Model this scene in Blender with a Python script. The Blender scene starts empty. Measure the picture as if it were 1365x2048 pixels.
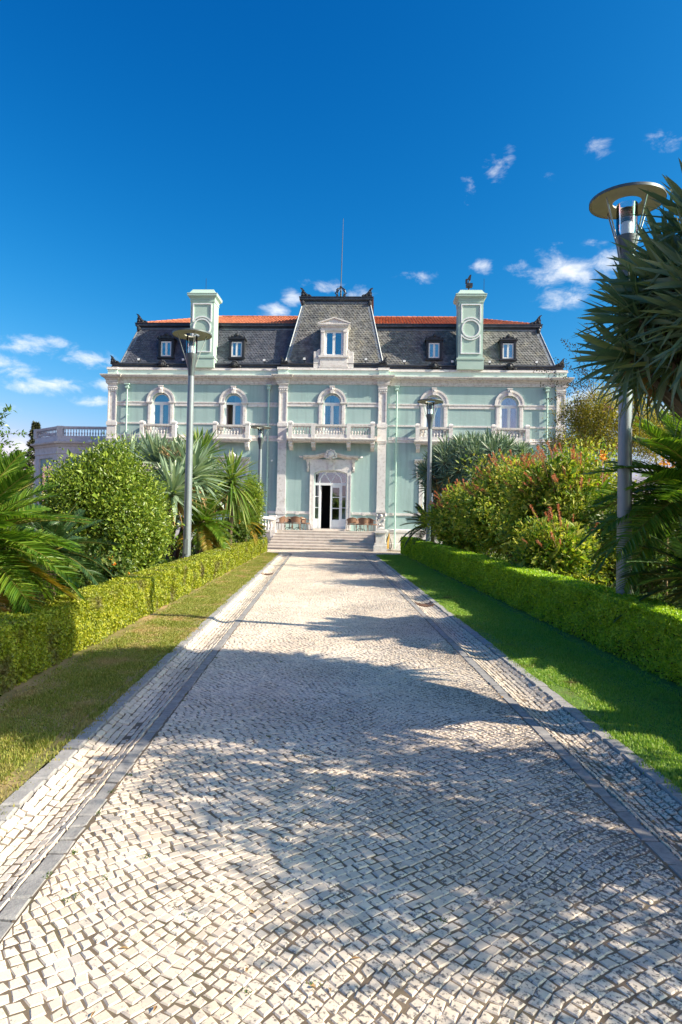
import bpy, math, random
import numpy as np
from math import sin, cos, pi, radians, sqrt, atan2
from mathutils import Vector, Matrix

random.seed(7)
rng = np.random.default_rng(7)
C = bpy.context.scene.collection
scene = bpy.context.scene

# ------------------------------------------------------------------ camera
SLOPE = 0.0209                 # the drive rises gently towards the house
CAM = np.array([0.0, 0.0, 2.1])
YAW, PITCH, ROLL = radians(1.612), radians(1.4), radians(1.1)
FPX = 1330.0
fwd = np.array([sin(YAW)*cos(PITCH), cos(YAW)*cos(PITCH), sin(PITCH)])
rgt = np.array([cos(YAW), -sin(YAW), 0.0])
upv = np.cross(rgt, fwd)
up2 = upv*cos(ROLL) - rgt*sin(ROLL)
rg2 = rgt*cos(ROLL) + upv*sin(ROLL)
cam_d = bpy.data.cameras.new('camera')
cam_d.sensor_fit = 'VERTICAL'
cam_d.sensor_height = 36.0
cam_d.lens = 36.0*FPX/2048.0
cam_d.clip_end = 3000.0
cam = bpy.data.objects.new('camera', cam_d)
C.objects.link(cam)
M = Matrix.Identity(4)
for i in range(3):
    M[i][0], M[i][1], M[i][2], M[i][3] = rg2[i], up2[i], -fwd[i], CAM[i]
cam.matrix_world = M
scene.camera = cam

def at(px, py, Y):
    """point of the garden seen at photo pixel (px, py) at distance Y along the drive"""
    d = rg2*(px-682.5)/FPX - up2*(py-1024.0)/FPX + fwd
    return CAM + d*(Y/d[1])

def gz(y):
    return SLOPE*min(y, 40.0)

# ------------------------------------------------------------------ sun and sky
SUN = np.array([4.21, -1.327, 2.88]); SUN /= np.linalg.norm(SUN)
SUN_EL = math.asin(SUN[2]); SUN_ROT = atan2(SUN[0], SUN[1])
sd = bpy.data.lights.new('sun', 'SUN'); sd.energy = 4.3; sd.angle = radians(0.55); sd.color = (1.0, 0.87, 0.69)
so = bpy.data.objects.new('sun', sd); C.objects.link(so)
so.rotation_euler = Vector(-SUN).to_track_quat('-Z', 'Y').to_euler()
so.location = (30, -10, 30)

world = bpy.data.worlds.new('World'); scene.world = world; world.use_nodes = True
wn, wl = world.node_tree.nodes, world.node_tree.links
wn.clear()
def W(t, **k):
    n = wn.new(t)
    for a, b in k.items(): setattr(n, a, b)
    return n
sky = W('ShaderNodeTexSky', sky_type='NISHITA', sun_disc=False, sun_elevation=SUN_EL, sun_rotation=SUN_ROT,
        altitude=100.0, air_density=1.0, dust_density=2.0, ozone_density=2.0)
# the deep polarised blue of the photograph: a contrast curve per channel, the same over the whole sky
sep = W('ShaderNodeSeparateColor'); hs = W('ShaderNodeCombineColor'); wl.new(sky.outputs[0], sep.inputs[0])
for ch, ref, gam, val, top in ((0, 2.46, 4.4, 1.0, 1.61), (1, 3.66, 1.55, 2.5, 3.3), (2, 4.94, 1.08, 4.15, 4.5)):
    a_ = W('ShaderNodeMath', operation='DIVIDE'); a_.inputs[1].default_value = ref; wl.new(sep.outputs[ch], a_.inputs[0])
    b_ = W('ShaderNodeMath', operation='MINIMUM'); b_.inputs[1].default_value = top; wl.new(a_.outputs[0], b_.inputs[0])
    c_ = W('ShaderNodeMath', operation='POWER'); c_.inputs[1].default_value = gam; wl.new(b_.outputs[0], c_.inputs[0])
    d_ = W('ShaderNodeMath', operation='MULTIPLY'); d_.inputs[1].default_value = val; wl.new(c_.outputs[0], d_.inputs[0])
    wl.new(d_.outputs[0], hs.inputs[ch])
tc = W('ShaderNodeTexCoord')
vm = W('ShaderNodeVectorMath', operation='MULTIPLY'); vm.inputs[1].default_value = (9, 9, 17)
wl.new(tc.outputs['Generated'], vm.inputs[0])
nz = W('ShaderNodeTexNoise'); nz.inputs['Scale'].default_value = 3.0; nz.inputs['Detail'].default_value = 9.0
nz.inputs['Roughness'].default_value = 0.64; nz.inputs['Distortion'].default_value = 0.35
wl.new(vm.outputs[0], nz.inputs['Vector'])
# banks of fair-weather cloud: direction and angular half sizes (radians)
CLOUDS = [(1140, 540, .105, .040, 1.0), (1120, 592, .07, .032, 1.0), (1215, 530, .06, .04, 1.0), (1198, 486, .05, .014, .75),
          (940, 376, .03, .03, .7), (990, 342, .03, .03, .75), (1020, 308, .02, .022, .7), (1198, 298, .038, .02, .72), (1326, 285, .045, .02, .75),
          (1100, 346, .03, .02, .65), (588, 598, .03, .022, 1.0), (655, 574, .06, .02, .8), (545, 621, .05, .018, .95), (720, 590, .045, .026, .9),
          (842, 552, .05, .018, .8), (965, 533, .03, .02, .9), (1035, 530, .035, .016, .7), (60, 692, .085, .026, .9), (125, 686, .05, .02, .9), (185, 718, .085, .026, .9), (215, 770, .05, .016, .9),
          (20, 735, .07, .03, .9), (105, 770, .10, .02, .9), (60, 775, .06, .02, .95), (190, 804, .05, .018, 1.0), (40, 905, .07, .05, 1.05), (1190, 830, .16, .07, 1.15),
          (1330, 860, .16, .07, 1.15), (-150, 800, .16, .04, .9), (1600, 500, .15, .05, .9), (1750, 800, .2, .06, 1.0), (-500, 700, .2, .04, .9)]
acc = None
for px, py, a, b, s in CLOUDS:
    d = rg2*(px-682.5)/FPX - up2*(py-1024.0)/FPX + fwd
    d = d/np.linalg.norm(d)
    sub = W('ShaderNodeVectorMath', operation='SUBTRACT'); sub.inputs[1].default_value = d
    wl.new(tc.outputs['Generated'], sub.inputs[0])
    mul = W('ShaderNodeVectorMath', operation='MULTIPLY'); mul.inputs[1].default_value = (1.2/a, 1.2/a, 1.2/b)
    wl.new(sub.outputs[0], mul.inputs[0])
    ln = W('ShaderNodeVectorMath', operation='LENGTH'); wl.new(mul.outputs[0], ln.inputs[0])
    mr = W('ShaderNodeMapRange', interpolation_type='SMOOTHSTEP')
    mr.inputs['From Min'].default_value = 1.25; mr.inputs['From Max'].default_value = 0.0
    mr.inputs['To Min'].default_value = 0.0; mr.inputs['To Max'].default_value = s
    wl.new(ln.outputs['Value'], mr.inputs['Value'])
    if acc is None: acc = mr.outputs[0]
    else:
        mx = W('ShaderNodeMath', operation='MAXIMUM'); wl.new(acc, mx.inputs[0]); wl.new(mr.outputs[0], mx.inputs[1]); acc = mx.outputs[0]
m1 = W('ShaderNodeMath', operation='MULTIPLY'); m1.inputs[1].default_value = 0.50; wl.new(acc, m1.inputs[0])
mr = None
m2 = W('ShaderNodeMath', operation='ADD'); wl.new(m1.outputs[0], m2.inputs[0]); wl.new(nz.outputs['Fac'], m2.inputs[1])
mr = W('ShaderNodeMapRange', interpolation_type='SMOOTHSTEP')
mr.inputs['From Min'].default_value = 0.70; mr.inputs['From Max'].default_value = 1.24; mr.inputs['To Max'].default_value = .9
wl.new(m2.outputs[0], mr.inputs['Value'])
mixc = W('ShaderNodeMix', data_type='RGBA'); wl.new(mr.outputs[0], mixc.inputs['Factor']); wl.new(hs.outputs[0], mixc.inputs['A'])
mixc.inputs['B'].default_value = (4.9, 5.0, 5.1, 1)
bg = W('ShaderNodeBackground'); bg.inputs['Strength'].default_value = 0.112
wo = W('ShaderNodeOutputWorld')
wl.new(mixc.outputs['Result'], bg.inputs['Color']); wl.new(bg.outputs[0], wo.inputs[0])

scene.view_settings.view_transform = 'Standard'
scene.view_settings.look = 'None'
scene.view_settings.exposure = 1.1
scene.view_settings.gamma = 1.0
scene.view_settings.use_curve_mapping = False
scene.render.engine = 'CYCLES'
scene.cycles.max_bounces = 8
scene.cycles.transparent_max_bounces = 12
scene.cycles.use_denoising = True

# ------------------------------------------------------------------ materials
def new_mat(name):
    m = bpy.data.materials.new(name); m.use_nodes = True
    nt = m.node_tree; nt.nodes.clear()
    out = nt.nodes.new('ShaderNodeOutputMaterial')
    p = nt.nodes.new('ShaderNodeBsdfPrincipled')
    nt.links.new(p.outputs[0], out.inputs[0])
    return m, nt, p, out

def ramp(nt, stops):
    r = nt.nodes.new('ShaderNodeValToRGB')
    e = r.color_ramp.elements
    while len(e) < len(stops): e.new(0.5)
    for i, (t, c) in enumerate(stops):
        e[i].position = t; e[i].color = (c[0], c[1], c[2], 1)
    return r

def noise(nt, scale, detail=4, rough=.55, vec=None, dist=0):
    n = nt.nodes.new('ShaderNodeTexNoise')
    n.inputs['Scale'].default_value = scale; n.inputs['Detail'].default_value = detail
    n.inputs['Roughness'].default_value = rough; n.inputs['Distortion'].default_value = dist
    if vec is None:
        g = nt.nodes.new('ShaderNodeNewGeometry'); vec = g.outputs['Position']
    nt.links.new(vec, n.inputs['Vector'])
    return n

def mixrgb(nt, fac, a, b, mode='MIX'):
    m = nt.nodes.new('ShaderNodeMix'); m.data_type = 'RGBA'; m.blend_type = mode
    for s, v in (('Factor', fac), ('A', a), ('B', b)):
        if hasattr(v, 'links') or hasattr(v, 'is_linked'): nt.links.new(v, m.inputs[s])
        elif isinstance(v, (int, float)): m.inputs[s].default_value = v
        else: m.inputs[s].default_value = (v[0], v[1], v[2], 1)
    return m.outputs['Result']

def bump(nt, p, h, strength=.3, dist=.01):
    b = nt.nodes.new('ShaderNodeBump'); b.inputs['Strength'].default_value = strength; b.inputs['Distance'].default_value = dist
    nt.links.new(h, b.inputs['Height']); nt.links.new(b.outputs[0], p.inputs['Normal'])

def stone(name, c1, c2, scale=3.0, rough=.8, stain=None, stain_amt=.5, bmp=.25, island=0.0, fine=40):
    m, nt, p, out = new_mat(name)
    n = noise(nt, scale, 5)
    r = ramp(nt, [(.3, c1), (.7, c2)]); nt.links.new(n.outputs['Fac'], r.inputs[0])
    col = r.outputs[0]
    if island:
        g = nt.nodes.new('ShaderNodeNewGeometry')
        v = ramp(nt, [(0, (1-island,)*3), (1, (1+island*.35,)*3)]); nt.links.new(g.outputs['Random Per Island'], v.inputs[0])
        col = mixrgb(nt, 1.0, col, v.outputs[0], 'MULTIPLY')
    nf = noise(nt, fine, 3)
    if stain:
        ns = noise(nt, scale*2.2, 6, .65)
        rs = ramp(nt, [(.5, (0, 0, 0)), (.68, (stain_amt,)*3)]); nt.links.new(ns.outputs['Fac'], rs.inputs[0])
        col = mixrgb(nt, rs.outputs[0], col, stain)
    nt.links.new(col, p.inputs['Base Color'])
    p.inputs['Roughness'].default_value = rough
    bump(nt, p, nf.outputs['Fac'], bmp, .004)
    return m

def plain(name, c, rough=.6, metal=0.0, var=.12, scale=6):
    m, nt, p, out = new_mat(name)
    n = noise(nt, scale, 4)
    r = ramp(nt, [(.3, tuple(x*(1-var) for x in c)), (.7, tuple(x*(1+var) for x in c))]); nt.links.new(n.outputs['Fac'], r.inputs[0])
    nt.links.new(r.outputs[0], p.inputs['Base Color'])
    p.inputs['Roughness'].default_value = rough; p.inputs['Metallic'].default_value = metal
    return m

def leafmat(name, cols, rough=.45, trans=.3, tint=None, nscale=.6, patch=None, patch_thr=(.5, .7)):
    """foliage: colour differs leaf by leaf, some light passes through"""
    m, nt, p, out = new_mat(name)
    g = nt.nodes.new('ShaderNodeNewGeometry')
    n = noise(nt, nscale, 3)
    a = nt.nodes.new('ShaderNodeMath'); a.operation = 'MULTIPLY_ADD'
    nt.links.new(g.outputs['Random Per Island'], a.inputs[0]); a.inputs[1].default_value = .65
    s = nt.nodes.new('ShaderNodeMath'); s.operation = 'MULTIPLY'; s.inputs[1].default_value = .35
    nt.links.new(n.outputs['Fac'], s.inputs[0]); nt.links.new(s.outputs[0], a.inputs[2])
    k = len(cols)
    r = ramp(nt, [((i+.3)/k, c) for i, c in enumerate(cols)]); nt.links.new(a.outputs[0], r.inputs[0])
    col = r.outputs[0]
    if patch:
        n2 = noise(nt, nscale*1.7, 4)
        r2 = ramp(nt, [(patch_thr[0], (0, 0, 0)), (patch_thr[1], (1, 1, 1))]); nt.links.new(n2.outputs['Fac'], r2.inputs[0])
        col = mixrgb(nt, r2.outputs[0], col, patch)
    nt.links.new(col, p.inputs['Base Color'])
    p.inputs['Roughness'].default_value = rough
    t = nt.nodes.new('ShaderNodeBsdfTranslucent')
    tcol = mixrgb(nt, 1.0, col, (1.5, 1.6, .7), 'MULTIPLY')
    nt.links.new(tcol, t.inputs['Color'])
    mx = nt.nodes.new('ShaderNodeMixShader'); mx.inputs[0].default_value = trans
    nt.links.new(p.outputs[0], mx.inputs[1]); nt.links.new(t.outputs[0], mx.inputs[2])
    nt.links.new(mx.outputs[0], out.inputs[0])
    return m

def glassmat(name, tint=(.75, .85, .9), refl=.22, rough=.02):
    m, nt, p, out = new_mat(name)
    nt.nodes.remove(p)
    tr = nt.nodes.new('ShaderNodeBsdfTransparent'); tr.inputs[0].default_value = (*tint, 1)
    gl = nt.nodes.new('ShaderNodeBsdfGlossy'); gl.inputs['Roughness'].default_value = rough; gl.inputs['Color'].default_value = (.95, .97, 1, 1)
    lw = nt.nodes.new('ShaderNodeFresnel'); lw.inputs[0].default_value = 1.5
    ad = nt.nodes.new('ShaderNodeMath'); ad.operation = 'ADD'; ad.inputs[1].default_value = refl; ad.use_clamp = True
    nt.links.new(lw.outputs[0], ad.inputs[0])
    mx = nt.nodes.new('ShaderNodeMixShader')
    nt.links.new(ad.outputs[0], mx.inputs[0]); nt.links.new(tr.outputs[0], mx.inputs[1]); nt.links.new(gl.outputs[0], mx.inputs[2])
    nt.links.new(mx.outputs[0], out.inputs[0])
    return m

MT = {}
MT['render'] = stone('green_render', (.345, .50, .455), (.39, .54, .495), 1.2, .85, stain=(.31, .45, .42), stain_amt=.35, bmp=.5, fine=14)
def weathered_render(name, c1, c2, grime):
    m, nt, p, out = new_mat(name)
    n = noise(nt, .8, 5); r = ramp(nt, [(.3, c1), (.7, c2)]); nt.links.new(n.outputs['Fac'], r.inputs[0])
    g = nt.nodes.new('ShaderNodeNewGeometry'); mp = nt.nodes.new('ShaderNodeMapping'); mp.inputs['Scale'].default_value = (3.2, 3.2, .22)
    nt.links.new(g.outputs['Position'], mp.inputs['Vector'])
    n2 = noise(nt, 1.5, 6, .62, mp.outputs[0]); r2 = ramp(nt, [(.48, (0, 0, 0)), (.70, (.62, .62, .62))]); nt.links.new(n2.outputs['Fac'], r2.inputs[0])
    col = mixrgb(nt, r2.outputs[0], r.outputs[0], grime)
    n3 = noise(nt, 2.6, 6, .7); r3 = ramp(nt, [(.60, (0, 0, 0)), (.66, (.30, .30, .30))]); nt.links.new(n3.outputs['Fac'], r3.inputs[0])
    col = mixrgb(nt, r3.outputs[0], col, tuple(min(1, q*1.25) for q in c2))
    nt.links.new(col, p.inputs['Base Color']); p.inputs['Roughness'].default_value = .88
    n4 = noise(nt, 9, 5); bump(nt, p, n4.outputs['Fac'], .45, .012)
    return m
MT['render'] = weathered_render('green_render', (.345, .49, .47), (.40, .535, .515), (.28, .39, .375))
MT['render_pale'] = stone('pale_green_render', (.55, .70, .63), (.60, .74, .67), 1.2, .85, stain=(.42, .40, .30), stain_amt=.25, bmp=.3)
MT['chimney_green'] = stone('chimney_green_render', (.40, .545, .475), (.45, .59, .52), 1.2, .85, stain=(.36, .48, .42), stain_amt=.3, bmp=.4)
MT['lime'] = stone('limestone', (.70, .66, .64), (.80, .76, .73), 2.5, .75, stain=(.48, .43, .38), stain_amt=.7, bmp=.5)
MT['lime_dirty'] = stone('weathered_limestone', (.60, .555, .52), (.74, .695, .65), 3.0, .8, stain=(.30, .26, .20), stain_amt=.6, bmp=.4)
MT['lime_grey'] = stone('grey_limestone', (.56, .56, .56), (.68, .68, .67), 2.5, .8, stain=(.36, .35, .33), stain_amt=.5)
MT['white'] = plain('white_paint', (.80, .81, .82), .4, var=.04)
MT['pipe'] = plain('pipe_green_paint', (.45, .62, .54), .5, var=.08)
MT['slate_l'] = stone('blue_slate', (.075, .085, .11), (.12, .13, .155), 1.2, .5, stain=(.20, .20, .21), stain_amt=.4, island=.35)
MT['slate'] = stone('lichen_slate', (.135, .14, .145), (.22, .22, .21), .9, .65, stain=(.27, .25, .18), stain_amt=.55, island=.45)
MT['lead'] = plain('zinc_flashing', (.23, .26, .29), .45, .35, .15)
MT['iron'] = plain('black_cast_iron', (.035, .038, .044), .45, .3, .3, 14)
MT['gutter'] = plain('dark_gutter_metal', (.05, .056, .068), .4, .35, .3, 5)
MT['tile'] = stone('terracotta', (.47, .155, .07), (.60, .215, .105), 2.0, .8, stain=(.28, .10, .06), stain_amt=.5, island=.25)
MT['glass'] = glassmat('window_glass')
MT['glass_door'] = glassmat('door_glass', refl=.12)
MT['lampglass'] = glassmat('lamp_glass', (.96, .97, .97), .03)
MT['curtain'] = plain('white_curtain', (.55, .56, .58), .8, var=.1, scale=3)
MT['drape'] = plain('beige_drape', (.30, .25, .17), .85, var=.2, scale=5)
MT['shutter'] = plain('teal_shutter', (.22, .40, .42), .5, var=.06)
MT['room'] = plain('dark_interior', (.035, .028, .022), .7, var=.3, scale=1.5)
MT['stepstone'] = stone('stair_limestone', (.62, .55, .49), (.74, .67, .60), 2.2, .7, stain=(.46, .39, .33), stain_amt=.5)
MT['pole'] = plain('grey_galvanised_pole', (.24, .27, .29), .45, .35, .08, 4)
MT['lampmetal'] = plain('dark_grey_metal', (.10, .12, .13), .45, .4, .12)
MT['disc'] = plain('lamp_disc_paint', (.42, .40, .31), .6, .1, .10, 5)
MT['steel'] = plain('bright_rod', (.35, .36, .35), .35, .7, .1)
MT['wicker'] = plain('brown_wicker', (.20, .105, .065), .6, var=.45, scale=40)
MT['tabletop'] = plain('pale_table_top', (.62, .56, .48), .5, var=.06)
MT['hose_y'] = plain('yellow_hose', (.60, .36, .06), .45, var=.1)
MT['hose_b'] = plain('black_hose', (.02, .02, .022), .4, var=.1)
MT['rust'] = stone('rusty_iron', (.10, .05, .03), (.19, .10, .06), 12, .8, bmp=.5)
MT['red'] = plain('dark_red_paint', (.25, .02, .03), .5, var=.1)

# ------------------------------------------------------------------ mesh helpers
def link(o, parent=None):
    C.objects.link(o)
    if parent is not None: o.parent = parent
    return o

def npmesh(name, V, F, mat, parent=None, origin=None, smooth=False, me_only=False):
    V = np.asarray(V, dtype=np.float64)
    if origin is not None: V = V - np.asarray(origin)
    Fs = F if isinstance(F, (list, tuple)) else [F]
    Fs = [np.asarray(f, dtype=np.int32) for f in Fs if len(f)]
    me = bpy.data.meshes.new(name)
    me.vertices.add(len(V)); me.vertices.foreach_set('co', V.astype(np.float32).ravel())
    idx = np.concatenate([f.ravel() for f in Fs])
    tot = np.concatenate([np.full(len(f), f.shape[1], np.int32) for f in Fs])
    start = np.concatenate([[0], np.cumsum(tot)[:-1]]).astype(np.int32)
    me.loops.add(len(idx)); me.loops.foreach_set('vertex_index', idx)
    me.polygons.add(len(tot)); me.polygons.foreach_set('loop_start', start)
    me.polygons.foreach_set('use_smooth', np.full(len(tot), smooth, dtype=bool))
    me.update(calc_edges=True)
    me.materials.append(MT[mat] if isinstance(mat, str) else mat)
    if me_only: return me
    return link(bpy.data.objects.new(name, me), parent)

class MB:
    def __init__(s): s.v = []; s.f = []
    def add(s, V, F):
        b = len(s.v); s.v += [tuple(map(float, v)) for v in V]; s.f += [tuple(b+i for i in f) for f in F]; return s
    def box(s, x0, x1, y0, y1, z0, z1):
        return s.add([(x0,y0,z0),(x1,y0,z0),(x1,y1,z0),(x0,y1,z0),(x0,y0,z1),(x1,y0,z1),(x1,y1,z1),(x0,y1,z1)],
                     [(0,3,2,1),(4,5,6,7),(0,1,5,4),(1,2,6,5),(2,3,7,6),(3,0,4,7)])
    def loft(s, rings, closed=True, caps=True):
        n = len(rings[0]); V = [p for r in rings for p in r]; F = []
        for i in range(len(rings)-1):
            for j in range(n if closed else n-1):
                a = i*n+j; b = i*n+(j+1) % n
                F.append((a, b, b+n, a+n))
        if caps and closed:
            F.append(tuple(range(n))[::-1]); F.append(tuple((len(rings)-1)*n+j for j in range(n)))
        return s.add(V, F)
    def prism(s, poly, y0, y1):
        """polygon in x,z extruded along y"""
        return s.loft([[(x, y0, z) for x, z in poly], [(x, y1, z) for x, z in poly]])
    def prism_z(s, poly, z0, z1):
        return s.loft([[(x, y, z0) for x, y in poly], [(x, y, z1) for x, y in poly]])
    def lathe(s, prof, n=12, c=(0, 0, 0), caps=True):
        rings = [[(c[0]+r*cos(2*pi*k/n), c[1]+r*sin(2*pi*k/n), c[2]+z) for k in range(n)] for r, z in prof]
        return s.loft(rings, True, caps)
    def tube(s, pts, rad, n=6):
        pts = [Vector(p) for p in pts]
        rad = rad if isinstance(rad, (list, tuple)) else [rad]*len(pts)
        rings = []
        pn = None
        for i, p in enumerate(pts):
            t = (pts[min(i+1, len(pts)-1)] - pts[max(i-1, 0)]).normalized()
            a = pn if pn is not None else (Vector((0, 0, 1)) if abs(t.z) < .9 else Vector((1, 0, 0)))
            u = t.cross(a)
            if u.length < 1e-6: u = t.cross(Vector((0, 1, 0)))
            u.normalize(); v = u.cross(t); pn = v
            rings.append([tuple(p + (u*cos(2*pi*k/n) + v*sin(2*pi*k/n))*rad[i]) for k in range(n)])
        return s.loft(rings)
    def sphere(s, c, r, sc=(1, 1, 1), n=8, m=6):
        rings = []
        for i in range(1, m):
            a = pi*i/m
            rings.append([(c[0]+r*sc[0]*sin(a)*cos(2*pi*k/n), c[1]+r*sc[1]*sin(a)*sin(2*pi*k/n), c[2]-r*sc[2]*cos(a)) for k in range(n)])
        return s.loft(rings)
    def molding(s, prof, plan, closed_prof=True):
        """sweep a profile [(out, z)] along a plan polyline; outward is to the right of travel"""
        P = [np.array(p, float) for p in plan]; N = len(P)
        nr = []
        for i in range(N-1):
            d = P[i+1]-P[i]; d /= np.linalg.norm(d); nr.append(np.array([d[1], -d[0]]))
        off = []
        for i in range(N):
            if i == 0: off.append(nr[0])
            elif i == N-1: off.append(nr[-1])
            else:
                b = nr[i-1]+nr[i]; off.append(b/max(1e-6, b.dot(nr[i])))
        rings = [[(P[i][0]+off[i][0]*o, P[i][1]+off[i][1]*o, z) for o, z in prof] for i in range(N)]
        return s.loft(rings, closed_prof, closed_prof)
    def obj(s, name, mat, parent=None, origin=None, smooth=False, loc=None):
        V = s.v
        if origin is not None: V = [tuple(a-b for a, b in zip(v, origin)) for v in V]
        me = bpy.data.meshes.new(name); me.from_pydata(V, [], s.f)
        import bmesh
        bm = bmesh.new(); bm.from_mesh(me); bmesh.ops.recalc_face_normals(bm, faces=bm.faces); bm.to_mesh(me); bm.free()
        if smooth:
            me.polygons.foreach_set('use_smooth', [True]*len(me.polygons))
            try: me.set_sharp_from_angle(angle=radians(40))
            except Exception: pass
        me.materials.append(MT[mat] if isinstance(mat, str) else mat)
        o = link(bpy.data.objects.new(name, me), parent)
        if loc is not None: o.location = loc
        return o

def empty(name, loc, rz=0.0, parent=None):
    o = bpy.data.objects.new(name, None); o.location = loc; o.rotation_euler = (0, 0, rz)
    o.empty_display_size = .2
    return link(o, parent)

def tag(o, label=None, cat=None, group=None, kind=None):
    if label: o['label'] = label
    if cat: o['category'] = cat
    if group: o['group'] = group
    if kind: o['kind'] = kind
    return o

def copy_tree(o, parent=None):
    c = o.copy(); C.objects.link(c); c.parent = parent
    for ch in list(o.children): copy_tree(ch, c)
    return c

# ================================================================== THE SETTING
MT['soil'] = stone('garden_soil', (.075, .052, .035), (.15, .105, .07), 2.5, .95, stain=(.05, .035, .025), stain_amt=.6, bmp=.8, fine=30)
MT['joint'] = stone('joint_sand', (.11, .082, .055), (.23, .175, .125), 3.0, .95, stain=(.075, .085, .03), stain_amt=.5, bmp=.6, fine=60)

def sett_material(name, c1, c2, dark, lich=(.51, .60), island=.35):
    m, nt, p, out = new_mat(name)
    g = nt.nodes.new('ShaderNodeNewGeometry')
    r = ramp(nt, [(0, c1), (1, c2)]); nt.links.new(g.outputs['Random Per Island'], r.inputs[0])
    # black lichen: small blotches, denser in broad patches towards the right edge
    n1 = noise(nt, 42, 6, .62)
    n2 = noise(nt, .55, 3)
    sx = nt.nodes.new('ShaderNodeSeparateXYZ'); nt.links.new(g.outputs['Position'], sx.inputs[0])
    mrx = nt.nodes.new('ShaderNodeMapRange'); mrx.inputs['From Min'].default_value = -1.0; mrx.inputs['From Max'].default_value = 2.2
    mrx.inputs['To Min'].default_value = -.035; mrx.inputs['To Max'].default_value = .085
    nt.links.new(sx.outputs['X'], mrx.inputs['Value'])
    a = nt.nodes.new('ShaderNodeMath'); a.operation = 'MULTIPLY_ADD'; a.inputs[1].default_value = .30
    nt.links.new(n2.outputs['Fac'], a.inputs[0]); nt.links.new(n1.outputs['Fac'], a.inputs[2])
    b = nt.nodes.new('ShaderNodeMath'); b.operation = 'ADD'; nt.links.new(a.outputs[0], b.inputs[0]); nt.links.new(mrx.outputs[0], b.inputs[1])
    # each stone takes to lichen differently
    ri = nt.nodes.new('ShaderNodeMath'); ri.operation = 'MULTIPLY_ADD'; ri.inputs[1].default_value = .10; ri.inputs[2].default_value = -.05
    nt.links.new(g.outputs['Random Per Island'], ri.inputs[0])
    b2 = nt.nodes.new('ShaderNodeMath'); b2.operation = 'ADD'; nt.links.new(b.outputs[0], b2.inputs[0]); nt.links.new(ri.outputs[0], b2.inputs[1])
    rs = ramp(nt, [(lich[0]+.15, (0, 0, 0)), (lich[1]+.15, (.85, .85, .85))]); nt.links.new(b2.outputs[0], rs.inputs[0])
    n3 = noise(nt, 6, 4)
    warm = ramp(nt, [(.35, (.86, .86, .88)), (.7, (1.06, 1.0, .92))]); nt.links.new(n3.outputs['Fac'], warm.inputs[0])
    col = mixrgb(nt, 1.0, r.outputs[0], warm.outputs[0], 'MULTIPLY')
    n5 = noise(nt, .8, 5, .6); wr = ramp(nt, [(.36, (.84, .82, .79)), (.60, (1.03, 1.02, 1.0))]); nt.links.new(n5.outputs['Fac'], wr.inputs[0])
    col = mixrgb(nt, 1.0, col, wr.outputs[0], 'MULTIPLY')
    col = mixrgb(nt, rs.outputs[0], col, dark)
    nt.links.new(col, p.inputs['Base Color'])
    p.inputs['Roughness'].default_value = .62
    n4 = noise(nt, 90, 3)
    bump(nt, p, n4.outputs['Fac'], .35, .004)
    return m
MT['sett'] = sett_material('limestone_sett', (.62, .555, .475), (.86, .775, .655), (.075, .07, .07), (.555, .65))
MT['gsett'] = sett_material('gutter_limestone', (.64, .58, .50), (.86, .785, .67), (.10, .095, .09), (.59, .70))
MT['granite'] = stone('grey_granite', (.26, .255, .25), (.38, .37, .355), 9, .8, stain=(.11, .11, .115), stain_amt=.5, bmp=.9, island=.3, fine=70)
MT['granite_k'] = stone('pale_granite', (.31, .305, .30), (.43, .42, .405), 9, .8, stain=(.17, .165, .16), stain_amt=.5, bmp=.9, island=.3, fine=70)

XL, XR = -1.51, 2.13            # edges of the sett field
GW, KW = .41, .15
YE, RE = 34.3, 1.6              # the gutters turn outward here
Y0 = 1.2

# ground: one sheet, rising with the drive, level beyond the house
xs = np.array([-420, -60, -20, -8, -4, -2.3, 2.9, 5, 9, 20, 60, 420.0]); ys = np.array([-300, -30, -8, 0, 6, 12, 20, 28, 36, 40, 60, 120, 700.0])
V = [(x, y, SLOPE*max(-30, min(y, 40.0)) - .10) for y in ys for x in xs]
nx = len(xs)
F = [(j*nx+i, j*nx+i+1, (j+1)*nx+i+1, (j+1)*nx+i) for j in range(len(ys)-1) for i in range(nx-1)]
tag(npmesh('ground', V, np.array(F), 'soil'), kind='structure')

def edge_path(side):
    """inner edge of the edging strip as (x, y) with tangent, by arc length"""
    x0 = XL if side < 0 else XR
    pts = []
    s = 0.0
    L1 = YE - Y0; L2 = RE*pi/2; L3 = 4.0
    def f(s):
        if s <= L1: return np.array([x0, Y0+s]), np.array([0.0, 1.0])
        if s <= L1+L2:
            a = (s-L1)/RE
            return np.array([x0 + side*RE*(1-cos(a)), YE + RE*sin(a)]), np.array([side*sin(a), cos(a)])
        q = s-L1-L2
        return np.array([x0 + side*(RE+q), YE+RE]), np.array([side*1.0, 0.0])
    return f, L1+L2+L3

def xlim(y):
    if y <= YE: fl = 0.0
    elif y < YE+RE: fl = RE - sqrt(max(0, RE*RE-(y-YE)**2))
    else: fl = RE+4.5
    return XL-fl, XR+fl

# bed of joint sand under the drive
V = []; F = []
yy = list(np.arange(Y0-.5, YE, 2.0)) + list(np.linspace(YE, YE+RE-.001, 10)) + [YE+RE+.001, 38.6]
for y in yy:
    a, b = xlim(y)
    V += [(a-.02, y, gz(y)+.005), (b+.02, y, gz(y)+.005)]
F = [(2*i, 2*i+1, 2*i+3, 2*i+2) for i in range(len(yy)-1)]
drive = tag(npmesh('driveway', V, np.array(F), 'joint'), kind='structure')

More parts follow.
